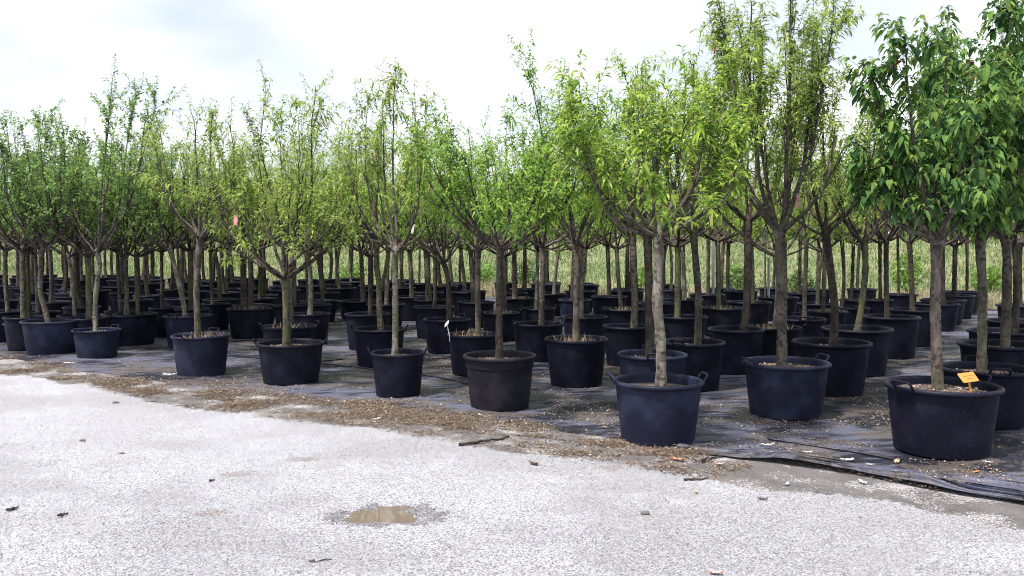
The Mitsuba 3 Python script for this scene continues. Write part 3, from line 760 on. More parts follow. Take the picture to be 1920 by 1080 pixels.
tree('h21', 'crooked tree forking low with a long side branch, behind the white label', (838, 597), 90, 665, trunk=[(841.5, 599), (841.5, 545), (838, 515), (832, 494)], tw=10, bk='bark_dark', kind='deep', crown=(760, 900, 240), handles=60)
tree('h22', 'brown trunk in a round pot behind the white-labelled tree', (893, 565), 71, trunk=[(889, 564), (886, 530), (883, 470)], tw=9, kind='deep')
tree('h23', 'tree whose pot sprouts pale dry weeds, hidden behind the shouldered brownish pot', (938, 585), 72, 642, trunk=[(946, 585), (946, 540), (945, 480)], tw=8, kind='deep', weeds=True, handles=20)
tree('h24', 'grey trunk in a dark pot with a drip line looped to its neighbour', (1009.5, 605), 98, 682, trunk=[(1015, 607), (1016, 544), (1018, 500), (1017, 462)], tw=10.5, kind='deep', handles=30)
tree('h25', 'thin pale-footed trunk directly behind the drip-looped tree', (1010, 577), 65, trunk=[(1005, 577), (1007, 530), (1008, 470)], tw=7, bk='bark_pale', kind='deep', handles=25)
tree('h26', 'trunk over a pot topped with pale straw, in the far middle rows', (970, 558), 67, trunk=[(966, 556), (965, 520), (964, 470)], tw=10, kind='deep', weeds=True)
tree('h27', 'tree with a trunk slanting to the right in front of the meadow', (1032, 550), 62, trunk=[(1038, 549), (1041, 520), (1047, 470)], tw=7, bk='bark_pale', kind='deep')
tree('h28', 'bluish pot with a worn rim, trunk lost behind the stubble pot', (1078, 561), 62, trunk=[(1072, 560), (1074, 520), (1076, 470)], tw=7, kind='deep', pot='pot_blue')
tree('h29', 'pale trunk leaning behind the thick trunk of the stubble pot', (1096, 592), 85, trunk=[(1091, 592), (1090, 550), (1096, 500), (1097, 465)], tw=8, bk='bark_pale', kind='deep')
tree('h30', 'tree at the back edge before the grass, worn bluish rim', (1087, 545), 58, trunk=[(1086, 543), (1088, 510), (1088, 470)], tw=6, kind='deep')
tree('h31', 'straight brown trunk in a bowl-shaped pot between the stubble pot and reddish trunk', (1176, 610), 93, 690, trunk=[(1188, 612), (1190, 562), (1188, 500), (1186, 440)], tw=13, kind='peach', crown=(1090, 1280, 95))
tree('h32', 'leaning trunk over straw-filled soil, black handle on its rim', (1169, 578), 81, trunk=[(1166, 577), (1160, 530), (1156, 465)], tw=8, kind='peach', weeds=True, handles=210)
tree('h33', 'dark trunk in the far rows before the meadow, twin of a thinner stem', (1142, 555), 68, trunk=[(1143, 553), (1141, 510), (1139, 460)], tw=8, bk='bark_dark', kind='deep')
tree('h34', 'mossy green trunk over a black pot with a pale worn rim', (1281, 592), 92, trunk=[(1270, 592), (1271, 540), (1271, 460)], tw=12, bk='bark_moss', kind='peach')
tree('h35', 'tree hidden behind the pale mottled trunk, only its rim showing', (1235, 567), 75, trunk=[(1243, 566), (1243, 520), (1245, 460)], tw=7, bk='bark_dark', kind='peach')
tree('h36', 'trunk banded grey and black in the back rows', (1283, 560), 72, trunk=[(1283.6, 559), (1282, 520), (1280, 450)], tw=8.5, bk='bark_pale', kind='peach')
tree('h37', 'greenish trunk over a broad low pot, dry stalks beside it', (1356, 576), 80, trunk=[(1348, 577), (1347, 540), (1346, 450)], tw=9.5, bk='bark_moss', kind='peach', weeds=True)
tree('h38', 'heavy dark trunk slanting at its foot, in a wide pot behind the pink-tagged tree', (1380, 615), 104, 706, trunk=[(1392, 616), (1400, 570), (1401.5, 500), (1402, 412)], tw=15, bk='bark_dark', kind='peach', crown=(1290, 1490, 70))
tree('h39', 'slim brown trunk beside the galvanised post in the back rows', (1326, 551), 67, trunk=[(1327.6, 549), (1328, 510), (1328, 445)], tw=7, kind='peach')
tree('h40', 'tree in a black pot with a bright rim, in front of the thin pole', (1405, 565), 82, trunk=[(1412, 565), (1411, 520), (1409, 460)], tw=7, kind='peach')
tree('h41', 'thin dark stem forking low, in the last row before the straw-coloured grass', (1389, 545), 64, trunk=[(1364.6, 543), (1365, 500), (1366, 455)], tw=7, bk='bark_dark', kind='peach', handles=15)
tree('h42', 'tree with a tangle of pale dead weeds round its slanting foot', (1452, 612), 102, trunk=[(1450, 611), (1456, 580), (1460, 480)], tw=9, kind='peach', weeds=True, handles=150)
tree('h43', 'tree hidden behind the pink-tagged tree, broad rim showing at both sides', (1458, 556), 77, trunk=[(1474, 556), (1473, 510), (1472, 450)], tw=7, kind='olive')
tree('h44', 'pale-footed trunk in a dark pot with a handle lying across its rim', (1502, 596), 90, trunk=[(1508, 594), (1509.5, 540), (1511, 500), (1512, 445)], tw=9, kind='olive', handles=80)
tree('h45', 'straight grey trunk over a pot with dark weeds, behind the handleless pebble pot', (1552, 582), 72, trunk=[(1542, 581), (1545, 540), (1546, 450)], tw=8.5, kind='olive', weeds=True)
tree('h46', 'slim trunk in a wide pot near the back edge beyond the pink-tagged tree', (1505, 549), 62, trunk=[(1498, 548), (1500, 500), (1501, 445)], tw=7, kind='olive')
tree('h47', 'trunk on the grass edge leaning inward, last row', (1529, 542), 57, trunk=[(1531, 540), (1534, 500), (1535, 450)], tw=7, kind='olive')
tree('h48', 'greenish trunk leaning right over a wide black pot, first of the long receding row', (1606.5, 614), 127, 709, trunk=[(1606, 618), (1615.6, 570), (1622.6, 500), (1620, 456)], tw=12, bk='bark_moss', kind='olive', crown=(1545, 1700, 190))
tree('h49', 'second pot of the long receding row, upright dark trunk', (1671, 592), 102, 676, trunk=[(1664, 593), (1663, 540), (1662, 450)], tw=10, bk='bark_dark', kind='cherry', crown=(1590, 1740, 230), spacing=0.025, n_side=8)
tree('h50', 'third pot of the long receding row, brown trunk forking near its top', (1715, 579), 91, 652, trunk=[(1711, 578), (1709, 530), (1705, 455)], tw=10, bk='bark_dark', kind='olive', crown=(1640, 1780, 250))
tree('h51', 'fourth pot of the long receding row, mostly hidden by the labelled broad-leaved tree', (1753, 568), 86, trunk=[(1768, 567), (1768, 520), (1767, 460)], tw=9, bk='bark_dark', kind='cherry', spacing=0.025, n_side=8)
tree('h52', 'fifth pot of the long receding row', (1768, 561), 80, trunk=[(1760, 560), (1760, 520), (1760, 460)], tw=8, bk='bark_dark', kind='cherry', spacing=0.025, n_side=8)
tree('h53', 'sixth pot of the long receding row, slim trunk against the meadow', (1788, 553), 76, trunk=[(1789, 552), (1790, 510), (1791, 460)], tw=9, bk='bark_dark', kind='cherry', spacing=0.025, n_side=8)
tree('h54', 'last pot of the long receding row, next to the bare meadow edge', (1800, 546), 72, trunk=[(1813, 545), (1813, 500), (1813, 455)], tw=6, bk='bark_dark', kind='cherry', spacing=0.025, n_side=8)
tree('h55', 'leaning dark trunk with low bare side branches before the meadow', (1600, 576), 60, trunk=[(1577, 573), (1583, 530), (1582, 490), (1578, 450)], tw=7, bk='bark_dark', kind='olive')
tree('h56', 'slanting thin trunk in the back row over a low black pot', (1606, 561), 62, trunk=[(1594, 560), (1598, 520), (1600, 455)], tw=7, bk='bark_dark', kind='olive')
tree('h57', 'tree at the back corner with an all-black pot against the straw', (1616, 541), 55, trunk=[(1608, 540), (1608, 510), (1612, 460)], tw=6, kind='olive')
tree('h58', 'slender trunk behind the second pot of the receding row', (1642, 561), 62, trunk=[(1651, 559), (1650, 510), (1650, 455)], tw=7, bk='bark_dark', kind='olive')
tree('h59', 'thin dark stem at the back, over a square-looking black pot end', (1688, 551), 60, trunk=[(1685, 550), (1684, 510), (1683, 440)], tw=5, bk='bark_dark', kind='olive')
tree('h60', 'thick grey trunk of the second broad-leaved row, flaring foot in a wide rim', (1877, 643), 146, 752, trunk=[(1884, 645), (1886, 580), (1887, 500), (1887, 450)], tw=17, kind='cherry', crown=(1800, 2010, 5), n_limbs=9, n_side=13, n_twig=2.6, spacing=0.019, bare=0.10)
tree('h61', 'tree behind the thick flaring one, reddish bark bits on its soil', (1882, 619), 124, trunk=[(1904, 620), (1904, 560), (1903, 455)], tw=11, bk='bark_dark', kind='cherry', spacing=0.025, n_side=8)
tree('h62', 'tree with a bright thin rim, half hidden by the thick flaring trunk', (1905, 600), 104, trunk=[(1930, 600), (1930, 540), (1930, 460)], tw=10, bk='bark_dark', kind='cherry', spacing=0.025, n_side=8)
tree('h63', 'last pot visible at the frame edge beyond the broad-leaved trees', (1915, 571), 84, trunk=[(1915, 570), (1913, 540), (1913, 460)], tw=8, bk='bark_dark', kind='cherry', spacing=0.025, n_side=8)

# ------------------------------------------------------------------ the far block: copies of a few slim trees, set out in the same rows
def far_parts(seed, kind, bk):
    rng = np.random.default_rng(seed)
    fk = np.array([rng.normal(0, 0.06), rng.normal(0, 0.05), 1.18 + rng.normal(0, 0.05)])
    p = interp([[0, 0, -0.02], [rng.normal(0, 0.04), rng.normal(0, 0.04), 0.55], fk], 9)
    rr = rng.uniform(0.038, 0.052) * np.interp(np.linspace(0, 1, 9), [0, 0.15, 0.9, 1], [1.3, 1, 0.9, 1.05])
    tr = Mesh().add(*tube(np.vstack([p, p[-1:] + [0, 0, 0.06]]), np.r_[rr, rr[-1] * 0.3], 8)).ply(bk, smooth=True)
    ms, an, ax, yo = grow(rng, fk, rr[-1], rng.uniform(0.78, 0.95), 1.18 + rng.uniform(1.6, 2.0), kind, None, 8, 7.5, 2.0, 0.0200, 0.42, 0.22, 4)
    lb = [m.ply('bark_twig', smooth=True) for m in ms]
    return tr, lb, Mesh().add(*leaf_mesh(rng, an, ax, yo, kind, False)).ply('leaf')


PROTO = [far_parts(60 + i, k, b) for i, (k, b) in enumerate([('plum', 'bark_grey'), ('peach', 'bark_dark'), ('olive', 'bark_grey'), ('deep', 'bark_moss'), ('peach', 'bark_grey'), ('plum', 'bark_dark'), ('olive', 'bark_pale')])]
REFS = [(-60, 'at the yard\'s far end'), (25, 'behind the small dark end tree'), (80, 'behind the elbow-bent tree'), (135, 'between the elbow-bent tree and the smallest blue pot'), (185, 'behind the smallest blue pot'),
        (240, 'behind the low squat pot'), (300, 'behind the narrow pot facing the aisle'), (340, 'behind the leaning whitish trunk'), (385, 'behind the slender olive tree'), (430, 'behind the broad pot at the aisle head'),
        (480, 'behind the paired trunks at the aisle head'), (535, 'behind the low-forking tree'), (585, 'behind the ribbed pot'), (640, 'beyond the open aisle'), (700, 'behind the twin-stemmed tree'),
        (745, 'behind the ringed whitish trunk'), (810, 'behind the stout grey trunk'), (880, 'behind the white plant label'), (940, 'behind the shouldered brownish pot'), (1015, 'behind the drip-looped pot'), (1080, 'behind the stubble pot'),
        (1180, 'behind the reddish-brown trunk'), (1280, 'behind the mossy green trunk'), (1400, 'near the thin pole'), (1500, 'behind the pink-tagged tree')]
TRUNK_WORD = {'bark_grey': 'grey', 'bark_dark': 'dark', 'bark_moss': 'mossy', 'bark_pale': 'pale'}
PK = [('plum', 'bark_grey'), ('peach', 'bark_dark'), ('olive', 'bark_grey'), ('deep', 'bark_moss'), ('peach', 'bark_grey'), ('plum', 'bark_dark'), ('olive', 'bark_pale')]
rng = np.random.default_rng(5)
taken = [t['c'][:2] for t in BUILT.values()]
ea, eb = np.array([-0.82, 0.572]), np.array([0.555, 0.832])
o0 = BUILT['f6']['c'][:2]
n_far = 0
for j in range(1, 14):
    for i in range(-9, 26):
        q = o0 + ea * (i * (1.38 - 0.016 * max(i, 0)) + 0.5 * (j % 2)) + eb * (j * 1.42) + rng.normal(0, 0.12, 2)
        px = CX + F * q[0] / q[1]
        if not (-130 < px < 2030) or q[1] > back(q[0]) - 0.8 or q[1] < 11.0:
            continue
        if min(np.hypot(*(q - t)) for t in taken) < (0.98 if px < 560 else 1.1) or n_far > 170:
            continue
        if px > 1560 or (q[1] < 16 and px > 600):
            continue
        taken.append(q)
        n_far += 1
        side = 'left' if px < 560 else 'mid'
        if side == 'left':
            pi_ = int(rng.choice([0, 0, 5, 3, 1, 2]))
        else:
            pi_ = int(rng.choice([1, 4, 2, 6, 3]))
        tr, lb, fo = PROTO[pi_]
        where = min(REFS, key=lambda r_: abs(r_[0] - px))[1]
        depth_word = 'last rows' if q[1] > back(q[0]) - 3.2 else 'far rows'
        lab = f'{TRUNK_WORD[PK[pi_][1]]}-stemmed potted tree, {depth_word}, {where}'
        key = thing('potted_tree', lab, 'potted tree', 'far ' + lab.replace('potted tree', 'potted trees'))
        s = rng.uniform(0.86, 1.12)
        z0 = float(mat_z(q[0], q[1]))
        M = T().translate([q[0], q[1], z0]).rotate([0, 0, 1], float(rng.uniform(0, 360))).scale([s, s, float(rng.uniform(0.92, 1.08))])
        put(key + '__pot', {**POTS_FAR[('plain', 'shoulder', 'squat')[int(rng.integers(3))]], 'bsdf': BREF('pot_black' if rng.uniform() < 0.8 else 'pot_blue'), 'to_world': M})
        M2 = T().translate([q[0], q[1], z0 + 0.44]).rotate([0, 0, 1], float(rng.uniform(0, 360))).scale([s, s, 1.0])
        put(key + '__soil', {**SOILS[0], 'bsdf': BREF('soil_dark'), 'to_world': M2})
        M3 = T().translate([q[0], q[1], z0 + 0.45]).rotate([0, 0, 1], float(rng.uniform(0, 360))).scale([float(rng.uniform(0.9, 1.12))] * 2 + [float(rng.uniform(0.92, 1.1))])
        put(key + '__trunk', {**tr, 'to_world': M3})
        for l_ in lb:
            put(key + '__limb', {**l_, 'to_world': M3})
        put(key + '__foliage', {**fo, 'to_world': M3}, kind='stuff')

# ------------------------------------------------------------------ labels stuck in pots, tags hung in crowns
def box(cx, cy, cz, sx, sy, sz):
    v = np.array([[x, y, z] for x in (-1, 1) for y in (-1, 1) for z in (-1, 1)], float) * [sx / 2, sy / 2, sz / 2] + [cx, cy, cz]
    return v, np.array([[0, 1, 3, 2], [4, 6, 7, 5], [0, 4, 5, 1], [2, 3, 7, 6], [0, 2, 6, 4], [1, 5, 7, 3]])


def rounded_plate(w, h, t, r=0.008):
    import trimesh, shapely
    p = shapely.box(-w / 2 + r, -h / 2 + r, w / 2 - r, h / 2 - r).buffer(r, quad_segs=4)
    m = trimesh.creation.extrude_polygon(p, t, engine='earcut')
    return np.array(m.vertices), np.array(m.faces)


def turn(v, M):
    return v @ np.asarray(M)[:3, :3].T + np.asarray(M)[:3, 3]


t = BUILT['f11']
foot = at_depth(1820, 734, t['D'] - t['R'] * 0.72)
k = thing('plant_label', 'orange plastic plant label on a stake, tilted, with two lines of small print', 'plant label')
w_, h_ = 32 * t['D'] / F * 0.90, 20 * t['D'] / F * 0.92
face = at_depth(1815, 707.5, foot[1])
MP = np.asarray((T().translate(face.tolist()).rotate([0, 1, 0], -8.0).rotate([1, 0, 0], 62.0)).matrix)
v, f = rounded_plate(w_, h_, 0.003)
v[:, 0] += v[:, 1] * -0.32
put(k + '__plate', mikit.ply((turn(v, MP), f), 'orange_plastic', smooth=30))
v, f = tube(np.array([foot - [0, 0, 0.06], foot, face + np.array([0.010, 0.004, -h_ * 0.42])]), np.full(3, 0.0085), 6)
put(k + '__stake', mikit.ply((v, f), 'orange_plastic', smooth=30))
ink = Mesh()
rg = np.random.default_rng(3)
for row, y_ in enumerate((0.010, -0.012)):
    x_ = -0.030 if row == 0 else -0.016
    xe = 0.050 if row == 0 else 0.024
    while x_ < xe:
        l_ = rg.uniform(0.003, 0.008)
        v, f = box(x_ + l_ / 2, y_ + rg.uniform(-0.0015, 0.0015), 0.0036, l_, rg.uniform(0.003, 0.0055), 0.0006)
        v[:, 0] += v[:, 1] * -0.32
        ink.add(turn(v, MP), f)
        x_ += l_ + rg.uniform(0.0015, 0.004)
put(k + '__print', ink.ply('black_ink'), kind='stuff')

t = BUILT['g6']
foot = at_depth(843, 631, t['D'] - t['R'] * 0.55)
face = at_depth(838, 607, foot[1])
k = thing('plant_label', 'white plastic plant label leaning on a rim, seen nearly edge-on', 'plant label')
MP = np.asarray((T().translate(face.tolist()).rotate([0, 0, 1], -52.0).rotate([0, 1, 0], -34.0).rotate([1, 0, 0], 66.0)).matrix)
v, f = rounded_plate(0.105, 0.052, 0.003)
put(k + '__plate', mikit.ply((turn(v, MP), f), 'white_plastic', smooth=30))
v, f = tube(np.array([foot - [0, 0, 0.06], foot, face]), np.full(3, 0.006), 6)
put(k + '__stake', mikit.ply((v, f), 'white_plastic', smooth=30))


def hang_tag(px, py, D, w, h, bsdf, label, marks=0, tilt=0.0):
    c = at_depth(px, py, D)
    w, h = w * D / F, h * D / F
    k = thing('hanging_tag', label, 'tag')
    n = 7
    zz = np.linspace(-h / 2, h / 2, n)
    vs, fs = [], []
    for i, z in enumerate(zz):
        b = 0.012 * math.sin(3 * z / h)
        for s in (-1, 1):
            vs.append([s * w / 2, b + 0.006 * s, z])
    for i in range(n - 1):
        fs.append([2 * i, 2 * i + 1, 2 * i + 3, 2 * i + 2])
    vs = np.array(vs)
    fr = np.vstack([vs, vs + [0, 0.0012, 0]])
    F4 = np.array(fs)
    rim_ = [[2 * i, 2 * i + 2, 2 * i + 2 + 2 * n, 2 * i + 2 * n] for i in range(n - 1)] + [[2 * i + 1, 2 * i + 1 + 2 * n, 2 * i + 3 + 2 * n, 2 * i + 3] for i in range(n - 1)]
    M = np.asarray((T().translate(c.tolist()).rotate([0, 1, 0], tilt)).matrix)
    put(k + '__strip', mikit.ply((turn(fr, M), np.vstack([F4, F4[:, ::-1] + 2 * n, np.array(rim_)])), bsdf))
    top = turn(np.array([[0, 0.004, h / 2 - 0.004], [0.01, 0.01, h / 2 + 0.05]]), M)
    put(k + '__string', mikit.ply(tube(top, np.full(2, 0.0015), 4), 'black_hose'))
    if marks:
        mm = Mesh()
        for i in range(marks):
            v, f = box((-0.2 if i % 2 else -0.12) * w, -0.004, h * (0.16 - 0.16 * i), w * 0.26, 0.002, h * 0.07)
            mm.add(turn(v, M), f)
        put(k + '__print', mm.ply('black_ink'), kind='stuff')


hang_tag(1497, 376, BUILT['f10']['D'] - 0.12, 7.5, 25, 'pink_plastic', 'pink paper tag with dark print, tied to a heavy limb of the V-forked tree', 2, 3)
hang_tag(442, 413, BUILT['f6']['D'] - 0.4, 6, 19, 'pink_plastic', 'small plain pink tag hanging among the low-forking tree\'s outer leaves', 0, 2)
hang_tag(774, 429, BUILT['f7']['D'] - 0.15, 4.2, 18, 'white_plastic', 'white paper tag on a branch above the ringed whitish trunk', 0, 7)

# ------------------------------------------------------------------ posts behind the rows
def post(px, y0_, y1_, D, wpx, label, bsdf='galvanised'):
    a_, b_ = at_depth(px, y0_, D), at_depth(px, y1_, D)
    r_ = wpx * D / F / 2
    k = thing('metal_post', label, 'post')
    put(k + '__tube', mikit.ply(tube(np.array([[a_[0], D, -0.05], [b_[0], D, b_[2] - 0.01], [b_[0], D, b_[2]], [b_[0], D, b_[2] + 0.002]]), np.array([r_, r_, r_ * 0.9, 0.002]), 12), bsdf, smooth=35))
    put(k + '__base', mikit.ply(lathe([(r_ * 2.2, 0.0), (r_ * 2.2, 0.015), (r_ * 1.05, 0.02), (r_ * 1.0, 0.08)], 14), bsdf, smooth=35, to_world=T().translate([a_[0], D, -0.01])))


post(1337.5, 552, 438, 21.5, 5.5, 'galvanised round post among the far trunks, the taller and thicker of two')
post(1441.5, 556, 484, 18.5, 5.0, 'short galvanised post standing beside the thin pole with a cylinder')
D = 18.4
k = thing('gauge_pole', 'thin dark pole carrying a grey caged cylinder at eye height', 'pole')
a_, b_ = at_depth(1435.5, 556, D), at_depth(1434.5, 452, D)
put(k + '__pole', mikit.ply(tube(np.array([[a_[0], D, -0.03], b_]), np.array([0.020, 0.018]), 10), 'dark_metal', smooth=35))
pr = [(0.0, 0.0), (0.052, 0.0), (0.055, 0.006), (0.055, 0.03), (0.048, 0.034), (0.046, 0.25), (0.052, 0.256), (0.052, 0.275), (0.03, 0.30), (0.0, 0.31)]
put(k + '__canister', mikit.ply(lathe(pr, 20), 'galvanised', smooth=35, to_world=T().translate(b_.tolist())))
for i in range(8):
    an_ = i * math.pi / 4
    put(k + '__cage_bar', mikit.ply(tube(np.array([[b_[0] + 0.056 * math.cos(an_), D + 0.056 * math.sin(an_), b_[2] + 0.02], [b_[0] + 0.054 * math.cos(an_), D + 0.054 * math.sin(an_), b_[2] + 0.27]]), np.full(2, 0.0045), 5), 'dark_metal'))

# ------------------------------------------------------------------ drip hoses on the mat
def hose(pxs, label, r=0.009):
    g = np.array([ground_at(*p) for p in pxs])
    p = interp(g, 40)
    p[:, 2] = mat_z(p[:, 0], p[:, 1]) + r + 0.004
    p[:, :2] += np.cumsum(np.random.default_rng(len(pxs) + int(pxs[0][0])).normal(0, 0.004, (40, 2)), 0)
    k = put('drip_hose', mikit.ply(tube(p, np.full(40, r), 8), 'black_hose', smooth=True))
    labels[k] = {'label': label, 'category': 'hose'}


hose([(598, 685), (650, 690), (700, 696), (790, 706), (880, 722)], 'black drip hose crossing the open mat below the white-ringed trunk')
hose([(1440, 828), (1540, 842), (1640, 856), (1700, 868)], 'black drip hose lying along the rucked mat before the orange-labelled pot')
hose([(430, 668), (470, 672), (560, 682), (640, 676)], 'black drip hose near the dry weeds behind the low-forking tree')

# ------------------------------------------------------------------ litter and debris
def scraps(rng, pos, size, cols, curl=0.5, aspect=(0.35, 0.7)):
    """Small curled dry leaves: a bent quad strip of three cross-sections."""
    n = len(pos)
    L = size * rng.uniform(0.6, 1.4, n)
    W = L * rng.uniform(*aspect, n) * 0.5
    an = rng.uniform(0, 2 * np.pi, n)
    d = np.stack([np.cos(an), np.sin(an), rng.normal(0, 0.15, n)], -1)
    s = np.stack([-np.sin(an), np.cos(an), rng.normal(0, 0.3, n)], -1)
    cz = L * curl * rng.uniform(0.0, 0.6, n)
    out = []
    for t_, w_, z_ in ((-0.5, 0.05, 1.0), (-0.15, 1.0, 0.15), (0.2, 0.8, 0.0), (0.5, 0.05, 0.8)):
        c = pos + d * (L * t_)[:, None] + np.array([0, 0, 1.0]) * (cz * z_ + 0.003)[:, None]
        out += [c - s * (W * w_)[:, None], c + s * (W * w_)[:, None]]
    v = np.stack(out, 1).reshape(-1, 3)
    fa = np.array([[0, 1, 3], [0, 3, 2], [2, 3, 5], [2, 5, 4], [4, 5, 7], [4, 7, 6]])
    col = np.asarray(cols)[rng.integers(0, len(cols), n)] * rng.uniform(0.7, 1.25, (n, 1))
    return v, (fa[None] + (np.arange(n) * 8)[:, None, None]).reshape(-1, 3), np.repeat(col, 8, 0)


def straws(rng, pos, l0, l1, w, cols):
    n = len(pos)
    L = rng.uniform(l0, l1, n)
    an = rng.uniform(0, 2 * np.pi, n)
    d = np.stack([np.cos(an), np.sin(an), rng.normal(0, 0.22, n)], -1)
    s = np.stack([-np.sin(an), np.cos(an), rng.normal(0, 0.4, n)], -1) * w
    m = pos + np.stack([rng.normal(0, 0.006, n), rng.normal(0, 0.006, n), np.abs(rng.normal(0.006, 0.006, n))], -1)
    a_, b_ = pos - d * L[:, None] / 2, pos + d * L[:, None] / 2
    v = np.stack([a_ - s, a_ + s, m + s, m - s, b_ + s * 0.6, b_ - s * 0.6], 1).reshape(-1, 3)
    fa = np.array([[0, 1, 2], [0, 2, 3], [3, 2, 4], [3, 4, 5]])
    col = np.asarray(cols)[rng.integers(0, len(cols), n)] * rng.uniform(0.65, 1.25, (n, 1))
    return v, (fa[None] + (np.arange(n) * 6)[:, None, None]).reshape(-1, 3), np.repeat(col, 6, 0)


LITTER = [(0.24, 0.165, 0.11), (0.15, 0.10, 0.075), (0.31, 0.245, 0.17), (0.10, 0.075, 0.06), (0.24, 0.22, 0.09), (0.42, 0.38, 0.33)]
BROWN = [(0.145, 0.102, 0.074), (0.100, 0.076, 0.062), (0.19, 0.142, 0.105), (0.068, 0.056, 0.050), (0.23, 0.195, 0.15)]
rng = np.random.default_rng(77)
# the heaped strip of old straw and leaves along the yard's edge
n = 75000
x = rng.uniform(-8.8, 1.75, n)
ym, yg = mat_y(x), gra_y(x)
w_ = rng.beta(2.0, 2.0, n)
y = yg + (ym - yg) * (w_ * 1.45 - 0.14)
den = meshkit.fbm(P3(x * 2.2, y * 3.2, 1), 4, 12)
core = np.interp(x, [-8.8, -7.4, -6.0, -4.6, -2.5, 0.5, 1.3, 1.75], [0.35, 0.30, 0.40, 0.75, 1.0, 1.0, 0.7, 0.2])
ok = den + rng.normal(0, 0.07, n) > 0.635 - 0.16 * core
x, y, den = x[ok], y[ok], den[ok]
pile = np.clip(den - 0.45, 0, 1) * 0.10
z = relief(x, y) + rng.uniform(0, 1, len(x)) * (0.006 + pile)
m = Mesh().add(*straws(rng, np.stack([x, y, z], -1), 0.015, 0.075, 0.0020, BROWN))
q = rng.uniform(0, 1, len(x)) < 0.06
m.add(*scraps(rng, np.stack([x, y, z], -1)[q] + [0, 0, 0.004], 0.024, LITTER, 0.5))
q = rng.uniform(0, 1, len(x)) < 0.22
m.add(*chunks(rng, int(q.sum()), np.stack([x, y, z], -1)[q], 0.004, 0.013, [(0.10, 0.08, 0.07), (0.16, 0.12, 0.10), (0.5, 0.48, 0.46)]))
put('debris', m.ply('dry'), kind='stuff', label='strip of brown straw, bark and dead leaves between the mat and the yard')

# thin litter scattered on the mat
n = 60000
px, py = rng.uniform(-60, 1990, n), 560 + 400 * rng.beta(1.5, 1.5, n)
g = np.array([ground_at(a_, b_) for a_, b_ in zip(px, py)])
den = meshkit.fbm(P3(g[:, 0] * 1.6, g[:, 1] * 2.2, 4), 4, 3)
ok = (g[:, 1] > mat_y(g[:, 0]) + 0.02) & (den + rng.normal(0, 0.045, n) > 0.535)
g = g[ok]
g[:, 2] = mat_z(g[:, 0], g[:, 1]) + 0.004
q = rng.uniform(0, 1, len(g))
m = Mesh().add(*scraps(rng, g[q < 0.30], 0.021, LITTER, 0.45)).add(*straws(rng, g[(q >= 0.30) & (q < 0.70)], 0.02, 0.07, 0.0022, BROWN))
m.add(*chunks(rng, int((q >= 0.70).sum()), g[q >= 0.70], 0.004, 0.012, [(0.10, 0.08, 0.07), (0.18, 0.14, 0.11), (0.45, 0.42, 0.4), (0.06, 0.05, 0.05)]))
put('leaf_litter', m.ply('dry'), kind='stuff', label='thin scatter of dead leaves, straw and crumbs over the ground cover')

# loose stones of the yard
n = 14000
px, py = rng.uniform(-40, 1960, n), 690 + 400 * rng.uniform(0, 1, n) ** 0.8
g = np.array([ground_at(a_, b_) for a_, b_ in zip(px, py)])
ok = g[:, 1] < gra_y(g[:, 0]) + rng.normal(0.05, 0.12, n)
r2 = ((g[:, 0] - PUD[0]) / 0.40) ** 2 + ((g[:, 1] - PUD[1]) / 0.27) ** 2
g = g[ok & (r2 > 1.0)]
g[:, 2] = relief(g[:, 0], g[:, 1]) + 0.002
m = Mesh().add(*chunks(rng, len(g), g, 0.0025, 0.0075, [(0.34, 0.34, 0.37), (0.30, 0.30, 0.32), (0.26, 0.26, 0.28), (0.38, 0.38, 0.41), (0.17, 0.17, 0.18)], 0.6))
put('gravel', m.ply('dry'), kind='stuff', label='loose pale chippings on the yard')

# single fallen leaves and other small things one can pick out
def fallen(px, py, size, col, label, curl=0.6, mat=True, ang=None, cat='leaf', name='fallen_leaf', group='single fallen leaves'):
    g_ = ground_at(px, py)
    g_[2] = (mat_z if mat else relief)(g_[0], g_[1]) + 0.006
    rg_ = np.random.default_rng(int(px * 7 + py))
    L, Wd = size, size * 0.34
    a_ = rg_.uniform(0, math.pi) if ang is None else ang
    nx, ny = 9, 5
    u, w2 = np.meshgrid(np.linspace(-0.5, 0.5, nx), np.linspace(-1, 1, ny), indexing='ij')
    wid = Wd * np.sqrt(np.clip(1 - (2 * u) ** 2, 0.02, 1)) * (1 - 0.4 * u)
    X_, Y_ = u * L, w2 * wid * 0.5
    Z_ = curl * L * (0.55 * u ** 2 + 0.16 * w2 ** 2) + 0.004 * np.sin(u * 19 + w2 * 3)
    Xr, Yr = X_ * math.cos(a_) - Y_ * math.sin(a_), X_ * math.sin(a_) + Y_ * math.cos(a_)
    v_, f_ = gridmesh(Xr + g_[0], Yr + g_[1], Z_ + g_[2])
    up_ = v_ + [0, 0, 0.0012]
    c_ = np.array(col) * (0.85 + 0.3 * meshkit.noise(v_ * 60, 3)[:, None])
    m_ = Mesh().add(up_, f_, c_).add(v_, f_[:, ::-1], c_)
    k_ = put(name, m_.ply('dry', smooth=True))
    labels[k_] = {'label': label, 'category': cat, 'group': group}


